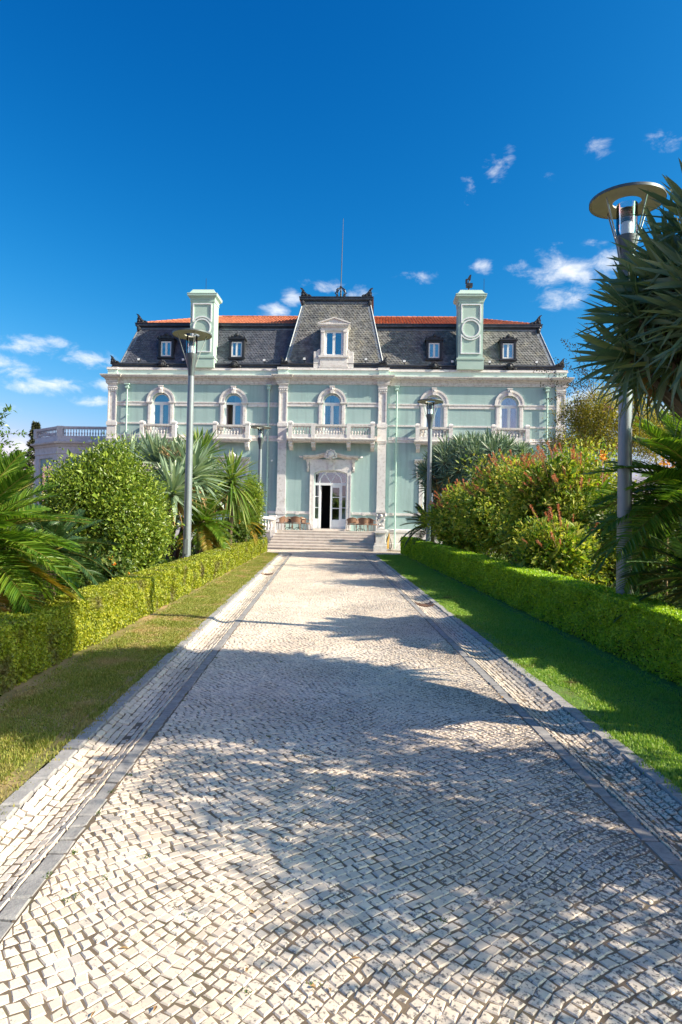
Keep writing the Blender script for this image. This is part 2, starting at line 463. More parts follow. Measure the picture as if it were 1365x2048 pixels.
def sett_geom(Q, zt, h, bev):
    """Q (n,4,2) top outlines -> bevelled stones: vertices (n,12,3) and quad faces"""
    n = len(Q)
    cen = Q.mean(1, keepdims=True)
    d = cen - Q
    ln = np.linalg.norm(d, axis=2, keepdims=True)+1e-9
    inner = Q + d/ln*np.minimum(bev[:, None, None], ln*.4)
    ztop = zt[:, None] + SLOPE*Q[:, :, 1]
    Vt = np.concatenate([inner, (ztop+h)[..., None]], 2)
    Vm = np.concatenate([Q, (ztop+h-bev[:, None]*.55)[..., None]], 2)
    Vb = np.concatenate([Q, (ztop-.03)[..., None]], 2)
    V = np.concatenate([Vt, Vm, Vb], 1)
    f = [(0, 1, 2, 3)] + [(4+i, 4+(i+1) % 4, (i+1) % 4, i) for i in range(4)] + [(8+i, 8+(i+1) % 4, 4+(i+1) % 4, 4+i) for i in range(4)]
    f = np.array(f)
    return V, f

def emit_stones(V, f, order, n_single, parent, name, mat, rest_name):
    """the n_single stones that show largest become parts, the rest one joined part"""
    n = len(V)
    for k in order[:n_single]:
        c = V[k].mean(0)
        o = npmesh(name, V[k]-c, f, mat, parent); o.location = c
    rest = order[n_single:]
    if len(rest):
        VV = V[rest].reshape(-1, 3)
        FF = (f[None] + (np.arange(len(rest))*12)[:, None, None]).reshape(-1, 4)
        tag(npmesh(rest_name, VV, FF, mat, parent), kind='stuff')

# limestone setts of the drive, laid diagonally in gently waving rows
A = .069
ga, gb = np.meshgrid(np.arange(-460, 460), np.arange(-460, 460), indexing='ij')
ga = ga.ravel(); gb = gb.ravel()
th = radians(38)
def gridpos(a, b):
    x = (a*cos(th) - b*sin(th))*A; y = (a*sin(th) + b*cos(th))*A + 19
    wx = .12*np.sin(y*1.15 + .7*np.sin(x*1.1)) + .05*np.sin(y*3.1+x*2)
    wy = .15*np.sin(x*1.25 + .35*np.sin(y*.8)) + .05*np.sin(x*3.7-y*1.3)
    return x+wx, y+wy
off = (gb % 2)*.0
rowshift = rng.uniform(-.35, .35, 921)
a0 = ga + rowshift[gb+460]
cx, cy = gridpos(a0+.5, gb+.5)
keep = (cy > Y0-.2) & (cy < 38.35) & (cx > -7.6) & (cx < 8.3)
lim = np.array([xlim(y) for y in cy[keep]])
idx = np.where(keep)[0]
ok = (cx[idx] > lim[:, 0]-.025) & (cx[idx] < lim[:, 1]+.025)
idx = idx[ok]; lim = lim[ok]
# outline: shared jittered corners keep the joints even, then each stone is drawn in a little
colw = rng.uniform(-.19, .19, (len(idx), 8))
qa = np.stack([a0[idx], a0[idx]+1, a0[idx]+1, a0[idx]], 1) + colw[:, :4]*.75
qb = np.stack([gb[idx], gb[idx], gb[idx]+1, gb[idx]+1], 1) + colw[:, 4:]*.55
qx, qy = gridpos(qa, qb)
Q = np.stack([qx, qy], 2)
cen = Q.mean(1, keepdims=True)
ang = rng.normal(0, .05, len(Q)); ca, sa = np.cos(ang)[:, None], np.sin(ang)[:, None]
dq = Q-cen
dq = np.stack([dq[:, :, 0]*ca-dq[:, :, 1]*sa, dq[:, :, 0]*sa+dq[:, :, 1]*ca], 2)
Q = cen + dq*rng.uniform(.89, 1.0, (len(Q), 1, 1))*rng.uniform(.96, 1.05, (len(Q), 1, 2))
Q[:, :, 0] = np.clip(Q[:, :, 0], lim[:, :1]+.006, lim[:, 1:]-.006)
area = .5*np.abs((Q[:, 2, 0]-Q[:, 0, 0])*(Q[:, 3, 1]-Q[:, 1, 1]) - (Q[:, 3, 0]-Q[:, 1, 0])*(Q[:, 2, 1]-Q[:, 0, 1]))
g = area > .0006
Q = Q[g]
n = len(Q)
V, f = sett_geom(Q, rng.normal(-.001, .0012, n), .011, rng.uniform(.008, .016, n))
V[:, :8, 2] += (rng.normal(0, .010, (n, 1))*(V[:, :8, 0]-Q[:, :, 0].mean(1)[:, None]) + rng.normal(0, .010, (n, 1))*(V[:, :8, 1]-Q[:, :, 1].mean(1)[:, None]))
cc = Q.mean(1)
inview = (np.abs((cc[:, 0]-.06)/np.maximum(cc[:, 1], .1)) < .50) & (cc[:, 1] > 2.75)
order = np.argsort(np.where(inview, cc[:, 1]+.15*np.abs(cc[:, 0]), 100+cc[:, 1]))
emit_stones(V, f, order, 300, drive, 'sett', 'sett', 'setts')

# edging: granite strip, dished gutter of limestone rows, granite kerb, on both sides
def band(side, u0, u1, step, jit, mat, parent, name, rest, n_single, dip=None, lift=0.0, hgt=.012, rows=1, bev=.010):
    fpath, L = edge_path(side)
    Qs = []; zs = []; Us = []
    for r in range(rows):
        a = u0 + (u1-u0)*r/rows; b = u0 + (u1-u0)*(r+1)/rows
        s = random.uniform(0, step)
        while s < L-step:
            ln = step*random.uniform(1-jit, 1+jit)
            q = []; uq = []
            g2 = .006
            for (ss, uu) in ((s+g2, a+g2), (s+g2, b-g2), (s+ln-g2, b-g2), (s+ln-g2, a+g2)):
                ss += random.uniform(-.012, .012); uu += random.uniform(-.008, .008)
                p, t = fpath(min(max(ss, 0), L))
                nrm = np.array([t[1], -t[0]])*side      # away from the drive
                q.append(p + nrm*uu); uq.append(uu)
            um = (a+b)/2
            z = lift + random.gauss(0, .003)
            if side > 0: q = q[::-1]; uq = uq[::-1]
            Qs.append(q); Us.append(uq); zs.append(z); s += ln
    Qs = np.array(Qs); zs = np.array(zs); n = len(Qs)
    V, f = sett_geom(Qs, zs, hgt, np.full(n, bev))
    if dip:
        dz = dip*(1-((np.array(Us)-u0)/(u1-u0)*2-1)**2)
        for k in (0, 4, 8): V[:, k:k+4, 2] -= dz
    cc = Qs.mean(1)
    inv = (np.abs((cc[:, 0]-.06)/np.maximum(cc[:, 1], .1)) < .52)
    order = np.argsort(np.where(inv, cc[:, 1], 100+cc[:, 1]))
    emit_stones(V, f, order, n_single, parent, name, mat, rest)

def band_bed(side, u0, u1, z, name, label=None):
    fpath, L = edge_path(side); V = []; S = np.concatenate([np.arange(0, YE-Y0, 1.0), np.linspace(YE-Y0, L, 40)])
    for s in S:
        p, t = fpath(s); nrm = np.array([t[1], -t[0]])*side
        for u in (u0, (u0+u1)/2, u1):
            q = p+nrm*u; V.append((q[0], q[1], gz(q[1]) + z - (.047 if u == (u0+u1)/2 else .004)))
    F = [(3*i+k, 3*i+k+1, 3*i+k+4, 3*i+k+3) for i in range(len(S)-1) for k in (0, 1)]
    return tag(npmesh(name, V, np.array(F), 'joint'), kind='structure')

for side in (-1, 1):
    gut = band_bed(side, 0, .15+GW+KW, 0.0, 'gutter')
    band(side, .0, .12, .24, .35, 'granite', gut, 'edging_stone', 'edging_stones', 60, lift=-.001, hgt=.012, bev=.016)
    band(side, .12, .15+GW, .095, .25, 'gsett', gut, 'gutter_sett', 'gutter_setts', 150, dip=.05, rows=7, bev=.009)
    band(side, .15+GW, .15+GW+KW, .215, .2, 'granite_k', gut, 'kerb_stone', 'kerb_stones', 75, lift=.004, hgt=.022, bev=.02)

# lawns between kerb and hedge
def hedge_front(side, y):
    return -3.55 + .55*min(max((y-6)/30., 0), 1) if side < 0 else 4.5 - .12*min(max((y-10)/26., 0), 1)

MT['turf_l'] = None
def turf_mat(name, greens, dry, thr):
    m, nt, p, out = new_mat(name)
    n = noise(nt, .9, 5, .6); n2 = noise(nt, 25, 3)
    r = ramp(nt, [(.35, greens[0]), (.65, greens[1])]); nt.links.new(n2.outputs['Fac'], r.inputs[0])
    d = ramp(nt, [(thr, (0, 0, 0)), (thr+.18, (1, 1, 1))]); nt.links.new(n.outputs['Fac'], d.inputs[0])
    nt.links.new(mixrgb(nt, d.outputs[0], r.outputs[0], dry), p.inputs['Base Color'])
    p.inputs['Roughness'].default_value = .9
    bump(nt, p, n2.outputs['Fac'], .6, .02)
    return m
MT['turf_l'] = turf_mat('dry_turf', ((.14, .14, .035), (.22, .20, .06)), (.42, .29, .14), .44)
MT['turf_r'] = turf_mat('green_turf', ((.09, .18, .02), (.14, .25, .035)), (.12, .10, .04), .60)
MT['grass_l'] = leafmat('dry_grass', [(.11, .17, .02), (.20, .25, .035), (.29, .31, .05), (.40, .35, .10)], .6, .25, nscale=1.0, patch=(.46, .34, .16), patch_thr=(.50, .68))
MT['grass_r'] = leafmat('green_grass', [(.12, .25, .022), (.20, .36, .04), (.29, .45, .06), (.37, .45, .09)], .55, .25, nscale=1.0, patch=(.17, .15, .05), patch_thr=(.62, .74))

def lawn(side, mat, gmat, label):
    fpath, L = edge_path(side)
    u0 = .15+GW+KW
    ys = list(np.arange(Y0, YE, 1.0)) + list(np.linspace(YE, YE+RE+u0-.3, 14))
    V = []
    def inner(y):
        x0 = (XL if side < 0 else XR) + side*u0
        R = max(.2, RE-u0)
        if y <= YE: return x0
        return x0 + side*(R - sqrt(max(0, R*R-(min(y, YE+R)-YE)**2)))
    ytop = YE+max(.2, RE-u0)
    ys = [y for y in ys if y < ytop] + [ytop]
    for y in ys:
        V += [(inner(y), y, gz(y)+.015), (hedge_front(side, y)+side*.35, y, gz(y)+.02)]
    F = [(2*i, 2*i+1, 2*i+3, 2*i+2) for i in range(len(ys)-1)]
    if side < 0: F = [f[::-1] for f in F]
    lw = tag(npmesh('lawn', V, np.array(F), mat), kind='structure')
    # mown blades
    N = 210000
    y = 3.5 + (ytop-3.6)*rng.random(N)**1.9
    inn = np.array([inner(q) for q in np.linspace(3.4, ytop, 400)])
    xi = np.interp(y, np.linspace(3.4, ytop, 400), inn)
    xo = np.array([hedge_front(side, q) for q in np.linspace(3.4, ytop, 400)]); xo = np.interp(y, np.linspace(3.4, ytop, 400), xo)
    t = rng.random(N)
    x = xi + side*.0 + (xo + side*(-.08) - xi)*t - side*np.abs(rng.normal(0, .05, N))*(t < .09)
    # worn bare patches beside kerb and under the hedge
    wear = (np.sin(y*1.7+side)+np.sin(y*.63+2*side)+np.sin(x*4+y*2.9)*.6)
    bare = ((t > .90) & (rng.random(N) < .75)) | ((t < .14) & (wear > .9) & (rng.random(N) < .8))
    x, y = x[~bare], y[~bare]; N = len(x)
    h = rng.uniform(.014, .034, N)*(.75+.55*np.clip(np.sin(x*5.1+y*2.3)*np.sin(y*3.7-x*2)+.5, 0, 1.2)); wd = rng.uniform(.004, .007, N)*(1+y/14)
    az = rng.uniform(0, 2*pi, N); lean = rng.uniform(0, .8, N)
    z = SLOPE*y + .012
    b = np.stack([x, y, z], 1)
    sx = np.stack([np.cos(az), np.sin(az), np.zeros(N)], 1)*wd[:, None]
    tip = b + np.stack([-np.sin(az)*lean*h, np.cos(az)*lean*h, h], 1)
    V = np.stack([b-sx, b+sx, tip], 1).reshape(-1, 3)
    F = np.arange(3*N).reshape(-1, 3)
    tag(npmesh('grass', V, F, gmat), label, 'grass', kind='stuff')
lawn(-1, 'turf_l', 'grass_l', 'short half-dry yellow-green grass between left gutter and hedge')
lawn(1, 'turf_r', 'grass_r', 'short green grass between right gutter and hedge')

# gutter drain grates: dished iron grids
def drain(side, y, label):
    x0 = (XL if side < 0 else XR) + side*.15
    e = empty('drain_grate', (x0+side*GW/2, y, gz(y)))
    tag(e, label, 'drain grate', 'gutter drain grates')
    def zz(u): return -.05*(1-(u*2-1)**2)+.02
    for yy in (-.26, .22):
        fr = MB()
        for k in range(8):
            a, b = k/8, (k+1)/8
            fr.loft([[(GW*(q-.5), yy, zz(q)-.02), (GW*(q-.5), yy+.04, zz(q)-.02), (GW*(q-.5), yy+.04, zz(q)+.006), (GW*(q-.5), yy, zz(q)+.006)] for q in (a, b)])
        fr.obj('frame_bar', 'rust', e)
    for k in range(9):
        u = (k+.5)/9
        MB().box(GW*(u-.5)-.012, GW*(u-.5)+.012, -.215, .215, zz(u)-.02, zz(u)).obj('bar', 'rust', e)
    MB().box(-GW/2+.01, GW/2-.01, -.25, .25, -.075, -.06).obj('pit', 'iron', e)
    MB().box(-GW/2+.004, GW/2-.004, -.26, .26, -.035, -.027).obj('tray', 'rust', e)
drain(-1, 23.2, 'rusty iron drain grate set in the left gutter')
drain(1, 15.9, 'rusty iron drain grate set in the right gutter')

# ================================================================== THE VILLA
PHI = radians(4.4)
VO = (0.534, 42.9)
VB = 0.80                                   # foot of the walls
villa = empty('villa', (VO[0], VO[1], VB), -PHI)
tag(villa, 'pale green two-storey villa with slate mansard roof and limestone trim', 'villa')
ORG = (0, 0, VB)
def V_(mb, name, mat, parent=None, smooth=False, origin=ORG):
    return mb.obj(name, mat, parent or villa, origin, smooth)
def sub(mb, name, mat, parent, smooth=False):
    return mb.obj(name, mat, parent, ORG, smooth)

WX, CXH, WY = 14.9, 3.5, .30                # half width, half centre bay, wing set-back
ZC0, ZC1 = 11.42, 11.97                     # cornice
WINX = (-11.38, -6.55, 6.55, 11.38)
HW, ZS, ZSILL = .58, 10.22, 8.03

def wall_arched(mb, x0, x1, z0, z1, y, ops, depth=.28, seg=14):
    """front wall with arched or flat-headed openings [(cx, hw, zbottom, zspring, rise)]"""
    def q(a, b, c, d): mb.add([a, b, c, d], [(0, 1, 2, 3)])
    # group openings by column
    cols = {}
    for o in ops: cols.setdefault(round(o[0], 2), []).append(o)
    edges = []
    x = x0
    for k in sorted(cols):
        os_ = sorted(cols[k], key=lambda o: o[2]); hw = max(o[1] for o in os_)
        a, b = k-hw, k+hw
        q((x, y, z0), (a, y, z0), (a, y, z1), (x, y, z1)); x = b
        zlow = [z0]*(seg+1)
        xsn = [a + (b-a)*i/seg for i in range(seg+1)]
        for o in os_:
            cx_, h, zb, zs, rise = o
            def ztop(xx):
                t = max(-1, min(1, (xx-cx_)/h)); return zs + rise*sqrt(max(0, 1-t*t))
            l, r = cx_-h, cx_+h
            if h < hw-1e-6:
                q((a, y, zlow[0]), (l, y, zlow[0]), (l, y, zs+rise), (a, y, zs+rise)); q((r, y, zlow[0]), (b, y, zlow[0]), (b, y, zs+rise), (r, y, zs+rise))
            q((l, y, zlow[0]), (r, y, zlow[0]), (r, y, zb), (l, y, zb))
            xo = [cx_ - h*cos(pi*i/seg) for i in range(seg+1)]
            zt = zs+rise
            for i in range(seg):
                q((xo[i], y, ztop(xo[i])), (xo[i+1], y, ztop(xo[i+1])), (xo[i+1], y, zt), (xo[i], y, zt))
                q((xo[i], y, ztop(xo[i])), (xo[i+1], y, ztop(xo[i+1])), (xo[i+1], y+depth, ztop(xo[i+1])), (xo[i], y+depth, ztop(xo[i])))
            q((l, y, zb), (l, y+depth, zb), (l, y+depth, zs), (l, y, zs)); q((r, y, zb), (r, y+depth, zb), (r, y+depth, zs), (r, y, zs))
            q((l, y, zb), (r, y, zb), (r, y+depth, zb), (l, y+depth, zb))
            zlow = [zt]*(seg+1)
        q((a, y, zlow[0]), (b, y, zlow[0]), (b, y, z1), (a, y, z1))
    q((x, y, z0), (x1, y, z0), (x1, y, z1), (x, y, z1))

GWIN = (.62, 3.2, 5.35, .22)                # ground floor windows: half width, sill, spring, rise
for s in (-1, 1):
    mb = MB(); ops = []
    for cx_ in (WINX[:2] if s < 0 else WINX[2:]):
        ops += [(cx_, HW, ZSILL, ZS, HW), (cx_, GWIN[0], GWIN[1], GWIN[2], GWIN[3])]
    a, b = (-WX, -CXH) if s < 0 else (CXH, WX)
    wall_arched(mb, a, b, VB, ZC0+.1, WY, ops)
    V_(mb, 'wall', 'render')
mb = MB()
wall_arched(mb, -CXH, CXH, VB, ZC0+.1, 0.0, [(0, HW, ZSILL, ZS, HW), (0, 1.07, 2.06, 5.55, .28)])
mb.add([(-CXH, 0, VB), (-CXH, WY, VB), (-CXH, WY, ZC0), (-CXH, 0, ZC0)], [(0, 1, 2, 3)])
mb.add([(CXH, 0, VB), (CXH, WY, VB), (CXH, WY, ZC0), (CXH, 0, ZC0)], [(0, 1, 2, 3)])
V_(mb, 'wall', 'render')
mb = MB()
for s in (-1, 1):
    mb.add([(s*WX, WY, VB), (s*WX, 13, VB), (s*WX, 13, ZC0), (s*WX, WY, ZC0)], [(0, 1, 2, 3)])
mb.add([(-WX, 13, VB), (WX, 13, VB), (WX, 13, ZC0), (-WX, 13, ZC0)], [(0, 1, 2, 3)])
V_(mb, 'wall', 'render')
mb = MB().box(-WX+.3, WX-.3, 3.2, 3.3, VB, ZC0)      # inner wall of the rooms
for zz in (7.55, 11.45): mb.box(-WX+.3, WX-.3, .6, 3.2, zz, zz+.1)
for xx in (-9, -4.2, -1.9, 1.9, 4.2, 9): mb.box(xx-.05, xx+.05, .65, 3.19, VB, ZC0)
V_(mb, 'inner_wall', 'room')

PLAN = [(-WX, 13), (-WX, WY), (-CXH, WY), (-CXH, 0), (CXH, 0), (CXH, WY), (WX, WY), (WX, 13)]
PP = .11                                     # pilaster projection
PLANP = [(-WX-PP, 13), (-WX-PP, WY-PP), (-WX+.58, WY-PP), (-WX+.58, WY), (-CXH-PP, WY), (-CXH-PP, -PP), (-2.93, -PP), (-2.93, 0),
         (2.93, 0), (2.93, -PP), (CXH+PP, -PP), (CXH+PP, WY), (WX-.58, WY), (WX-.58, WY-PP), (WX+PP, WY-PP), (WX+PP, 13)]
V_(MB().molding([(0, 11.40), (.05, 11.40), (.05, 11.47), (.07, 11.48), (.07, 11.62), (.10, 11.64), (.13, 11.70), (.13, 11.74), (.30, 11.80), (.33, 11.88), (.36, 11.90), (.36, 11.96), (0, 12.02)], PLANP), 'cornice', 'lime_dirty')
V_(MB().molding([(-.25, 11.96), (-.02, 11.96), (-.02, 12.34), (-.25, 12.34)], PLANP), 'parapet', 'render_pale')
V_(MB().molding([(-.28, 12.342), (.05, 12.342), (.05, 12.37), (.03, 12.39), (.03, 12.49), (-.28, 12.49)], PLANP), 'parapet_coping', 'lime')
PLB = [(a, b) for a, b in PLAN]
V_(MB().molding([(-.02, VB-.2), (.10, VB-.2), (.10, 1.15), (.08, 1.18), (.08, 1.85), (.12, 1.9), (.12, 2.05), (-.02, 2.12)], PLB[:3]), 'plinth', 'lime')
V_(MB().molding([(-.02, VB-.2), (.10, VB-.2), (.10, 1.15), (.08, 1.18), (.08, 1.85), (.12, 1.9), (.12, 2.05), (-.02, 2.12)], PLB[5:]), 'plinth', 'lime')

def course(x0, x1, y, prof, mat='lime', name='string_course'):
    V_(MB().molding([(-.01, prof[0][1])] + prof + [(-.01, prof[-1][1])], [(x0, y), (x1, y)]), name, mat)
STR = [(.05, 9.95), (.05, 10.06), (.03, 10.07), (.03, 10.14), (.07, 10.16), (.07, 10.24)]
SIL = [(.035, 8.74), (.05, 8.76), (.05, 8.86)]
BAL = [(.05, 7.70), (.05, 7.80), (.03, 7.82), (.08, 7.86), (.08, 7.90), (.045, 7.92), (.045, 8.06)]
DAD = [(.04, 2.97), (.06, 3.0), (.06, 3.15)]
SW = .93
for s in (-1, 1):
    xs_ = [CXH+.1] + sum(([abs(c)-SW-.02, abs(c)+SW+.02] for c in (6.55, 11.38)), []) + [WX-.58]
    for i in range(0, len(xs_), 2):
        a, b = xs_[i], xs_[i+1]
        if s < 0: a, b = -b, -a
        course(a, b, WY, STR); course(a, b, WY, SIL); course(a, b, WY, DAD)
    a, b = (CXH+.1, WX-.58) if s > 0 else (-WX+.58, -CXH-.1)
    course(a, b, WY, BAL)
    a, b = (SW+.02, 2.95) if s > 0 else (-2.95, -SW-.02)
    course(a, b, 0, STR); course(a, b, 0, SIL)
    a, b = (1.36, 2.95) if s > 0 else (-2.95, -1.36)
    course(a, b, 0, DAD)
    k = (a+b)/2
    V_(MB().box(k-.11, k+.11, -.075, .0, 2.93, 3.15), 'dado_block', 'lime')
course(-2.95, 2.95, 0, BAL)

def pilaster(x0, x1, y, z0=2.1):
    mb = MB()
    p = PP
    mb.box(x0, x1, y-p, y+.02, 3.35, 7.62)
    mb.box(x0-.03, x1+.03, y-p-.03, y+.02, 3.10, 3.352)
    mb.box(x0-.06, x1+.06, y-p-.06, y+.02, 2.95, 3.102)
    mb.box(x0-.02, x1+.02, y-p-.02, y+.02, z0-1.3, 2.952)
    mb.box(x0-.04, x1+.04, y-p-.04, y+.02, 7.60, 7.72); mb.box(x0-.07, x1+.07, y-p-.07, y+.02, 7.72, 7.78)
    mb.box(x0-.02, x1+.02, y-p-.02, y+.02, 7.78, 8.62)
    mb.box(x0-.06, x1+.06, y-p-.06, y+.02, 8.62, 8.86)
    # upper shaft with a sunk panel
    w = .085
    za, zb = 8.86, 10.98
    mb.box(x0, x0+w, y-p, y+.02, za, zb); mb.box(x1-w, x1, y-p, y+.02, za, zb)
    mb.box(x0+w, x1-w, y-p+.001, y+.02, za, za+.1); mb.box(x0+w, x1-w, y-p+.001, y+.02, zb-.1, zb)
    mb.box(x0+w, x1-w, y-p+.05, y+.02, za+.1, zb-.1)
    mb.box(x0-.02, x1+.02, y-p-.02, y+.02, 10.98, 11.12)
    for k in range(4):
        xa = x0+.08+(x1-x0-.16)*k/3
        mb.sphere((xa, y-p-.02, 11.02), .035, n=6, m=4)
    mb.box(x0-.05, x1+.05, y-p-.05, y+.02, 11.12, 11.17); mb.box(x0-.01, x1+.01, y-p-.01, y+.02, 11.17, 11.28)
    mb.loft([[(x0-.01-q, y+.02, z), (x1+.01+q, y+.02, z), (x1+.01+q, y-p-q, z), (x0-.01-q, y-p-q, z)] for q, z in ((.01, 11.28), (.06, 11.38), (.09, 11.40), (.09, 11.43))])
    V_(mb, 'pilaster', 'lime')
for s in (-1, 1):
    a, b = (2.95, 3.5) if s > 0 else (-3.5, -2.95)
    pilaster(a, b, 0.0)
    a, b = (WX-.55, WX+.02) if s > 0 else (-WX-.02, -WX+.55)
    pilaster(a, b, WY)

# --- windows -------------------------------------------------------
def arc(cx_, cz, r, a0, a1, n): return [(cx_+r*cos(a0+(a1-a0)*k/n), cz+r*sin(a0+(a1-a0)*k/n)) for k in range(n+1)]
def archring(mb, cx_, cz, r0, r1, y0, y1, n=16, a0=0, a1=pi):
    A, B = arc(cx_, cz, r0, a0, a1, n), arc(cx_, cz, r1, a0, a1, n)
    for k in range(n):
        mb.loft([[(A[j][0], y0, A[j][1]), (B[j][0], y0, B[j][1]), (B[j][0], y1, B[j][1]), (A[j][0], y1, A[j][1])] for j in (k, k+1)], True, k in (0, n-1))
def curtain_sheet(mb, pts_fn, x0, x1, z0, z1, y, waves, amp, nx=18, nz=10):
    base = len(mb.v); VV = []; FF = []
    for j in range(nz+1):
        z = z0+(z1-z0)*j/nz
        a, b = pts_fn(j/nz, x0, x1)
        for i in range(nx+1):
            t = i/nx; VV.append((a+(b-a)*t, y + amp*sin(t*waves*2*pi), z))
    for j in range(nz):
        for i in range(nx):
            a = j*(nx+1)+i; FF.append((a, a+1, a+nx+2, a+nx+1))
    mb.add(VV, FF)

def upper_window(cx_, y, kind):
    mb = MB()
    yf = y-.10
    for s in (-1, 1):
        a, b = (cx_-.88, cx_-.60) if s < 0 else (cx_+.60, cx_+.88)
        mb.box(a, b, y-.06, y+.05, ZSILL, 10.12)
        mb.box(a+.06, b-.06, y-.085, y-.06, 8.4, 10.02)
        mb.box(a-.04, b+.04, y-.11, y+.05, 10.12, 10.16); mb.box(a-.07, b+.07, y-.13, y+.05, 10.16, 10.24)
    archring(mb, cx_, 10.24, .60, .90, y-.07, y+.05); archring(mb, cx_, 10.24, .82, .95, y-.11, y-.06); archring(mb, cx_, 10.24, .60, .66, y-.09, y-.065)
    w = V_(mb, 'window', 'lime')
    k = MB().prism([(cx_-.10, 10.80), (cx_+.10, 10.80), (cx_+.14, 11.22), (cx_-.14, 11.22)], y-.19, y-.05).box(cx_-.17, cx_+.17, y-.21, y-.03, 11.22, 11.29)
    k.lathe([(.0, -.06), (.06, -.05), (.06, .05), (.0, .06)], 8, (cx_, y-.19, 11.1))
    sub(k, 'keystone', 'lime', w)
    # timber frame
    yg = y+.16
    f = MB()
    f.box(cx_-.58, cx_-.50, yg-.04, yg+.04, ZSILL, ZS); f.box(cx_+.50, cx_+.58, yg-.04, yg+.04, ZSILL, ZS)
    f.box(cx_-.50, cx_+.50, yg-.05, yg+.04, 10.10, 10.24); f.box(cx_-.05, cx_+.05, yg-.055, yg+.04, ZSILL, 10.10)
    f.box(cx_-.50, cx_+.50, yg-.045, yg+.04, ZSILL, 8.5)
    archring(f, cx_, 10.22, .50, .58, yg-.04, yg+.04)
    sub(f, 'frame', 'white', w)
    def sash(a, b, open_=False):
        m = MB()
        for (p, q, r, s_) in ((a, a+.05, 8.5, 10.10), (b-.05, b, 8.5, 10.10), (a+.05, b-.05, 8.5, 8.56), (a+.05, b-.05, 10.04, 10.10)):
            m.box(p, q, yg-.03, yg+.03, r, s_)
        if open_:
            m = MB()
            for (p, q, r, s_) in ((0, .05, 8.5, 10.10), (.37, .42, 8.5, 10.10), (.05, .37, 8.5, 8.56), (.05, .37, 10.04, 10.10)):
                m.box(a-.02, a+.02, yg+.05+p, yg+.05+q, r, s_)
        sub(m, 'sash', 'white', w)
        if not open_: sub(MB().box(a+.05, b-.05, yg-.006, yg+.006, 8.56, 10.04), 'pane', 'glass', w)
    sash(cx_-.50, cx_-.05, kind == 'open'); sash(cx_+.05, cx_+.50)
    A = arc(cx_, 10.24, .50, 0, pi, 14)
    sub(MB().prism(A, yg-.006, yg+.006), 'pane', 'glass', w)
    if kind == 'shutter':
        for s in (-1, 1):
            a, b = (cx_-.5, cx_-.02) if s < 0 else (cx_+.02, cx_+.5)
            m = MB().box(a, b, yg+.08, yg+.12, 8.3, 10.12)
            for (z0, z1) in ((8.55, 9.2), (9.28, 10.05)):
                m.box(a+.10, a+.21, yg+.065, yg+.081, z0, z1); m.box(a+.27, b-.10, yg+.065, yg+.081, z0, z1)
            sub(m, 'shutter', 'shutter', w)
        m = MB().prism(arc(cx_, 10.14, .56, 0, pi, 14), yg+.08, yg+.12)
        for q in (-.3, -.1, .1, .3): m.box(cx_+q-.06, cx_+q+.06, yg+.065, yg+.081, 10.2, 10.2+sqrt(.25-(abs(q)+.06)**2)*.85)
        sub(m, 'shutter', 'shutter', w)
    else:
        m = MB()
        if kind == 'open':
            curtain_sheet(m, lambda t, a, b: (a, b), cx_-.56, cx_-.2, 8.1, 10.15, yg+.55, 4, .05)
            sub(m, 'curtain', 'drape', w); m = MB()
            curtain_sheet(m, lambda t, a, b: (a, b), cx_-.0, cx_+.58, 8.1, 10.8, yg+.2, 7, .03, 30)
            sub(m, 'curtain', 'curtain', w)
        else:
            for s in (-1, 1):
                m = MB()
                curtain_sheet(m, lambda t, a, b, s=s: (cx_+s*.58, cx_+s*(.40 - .34*max(0, t-.05)**1.2)), 0, 0, 8.1, 10.8, yg+.16, 5, .03, 26, 14)
                sub(m, 'curtain', 'curtain', w)
    return w
for cx_, k in zip(WINX, ('shutter', 'open', 'curtain', 'curtain')): upper_window(cx_, WY, k)
upper_window(-.04, 0.0, 'curtain')

def hood(mb, cx_, y, hw, ze, rise, t=.26, proj=.34):
    """shallow curved hood moulding with flat ears"""
    n = 14
    def zc(u): return ze + rise*(.5+.5*cos(pi*max(-1, min(1, u/.72)))) if abs(u) < .72 else ze
    prof = [(0, 0), (.10, 0), (.13, .07), (.22, .10), (proj, .15), (proj, t-.04), (proj+.03, t-.03), (proj+.03, t), (0, t+.03)]
    rings = []
    for k in range(n+1):
        u = -1+2*k/n
        rings.append([(cx_+u*hw, y-o, zc(u)+z) for o, z in prof])
    mb.loft(rings)
    return zc

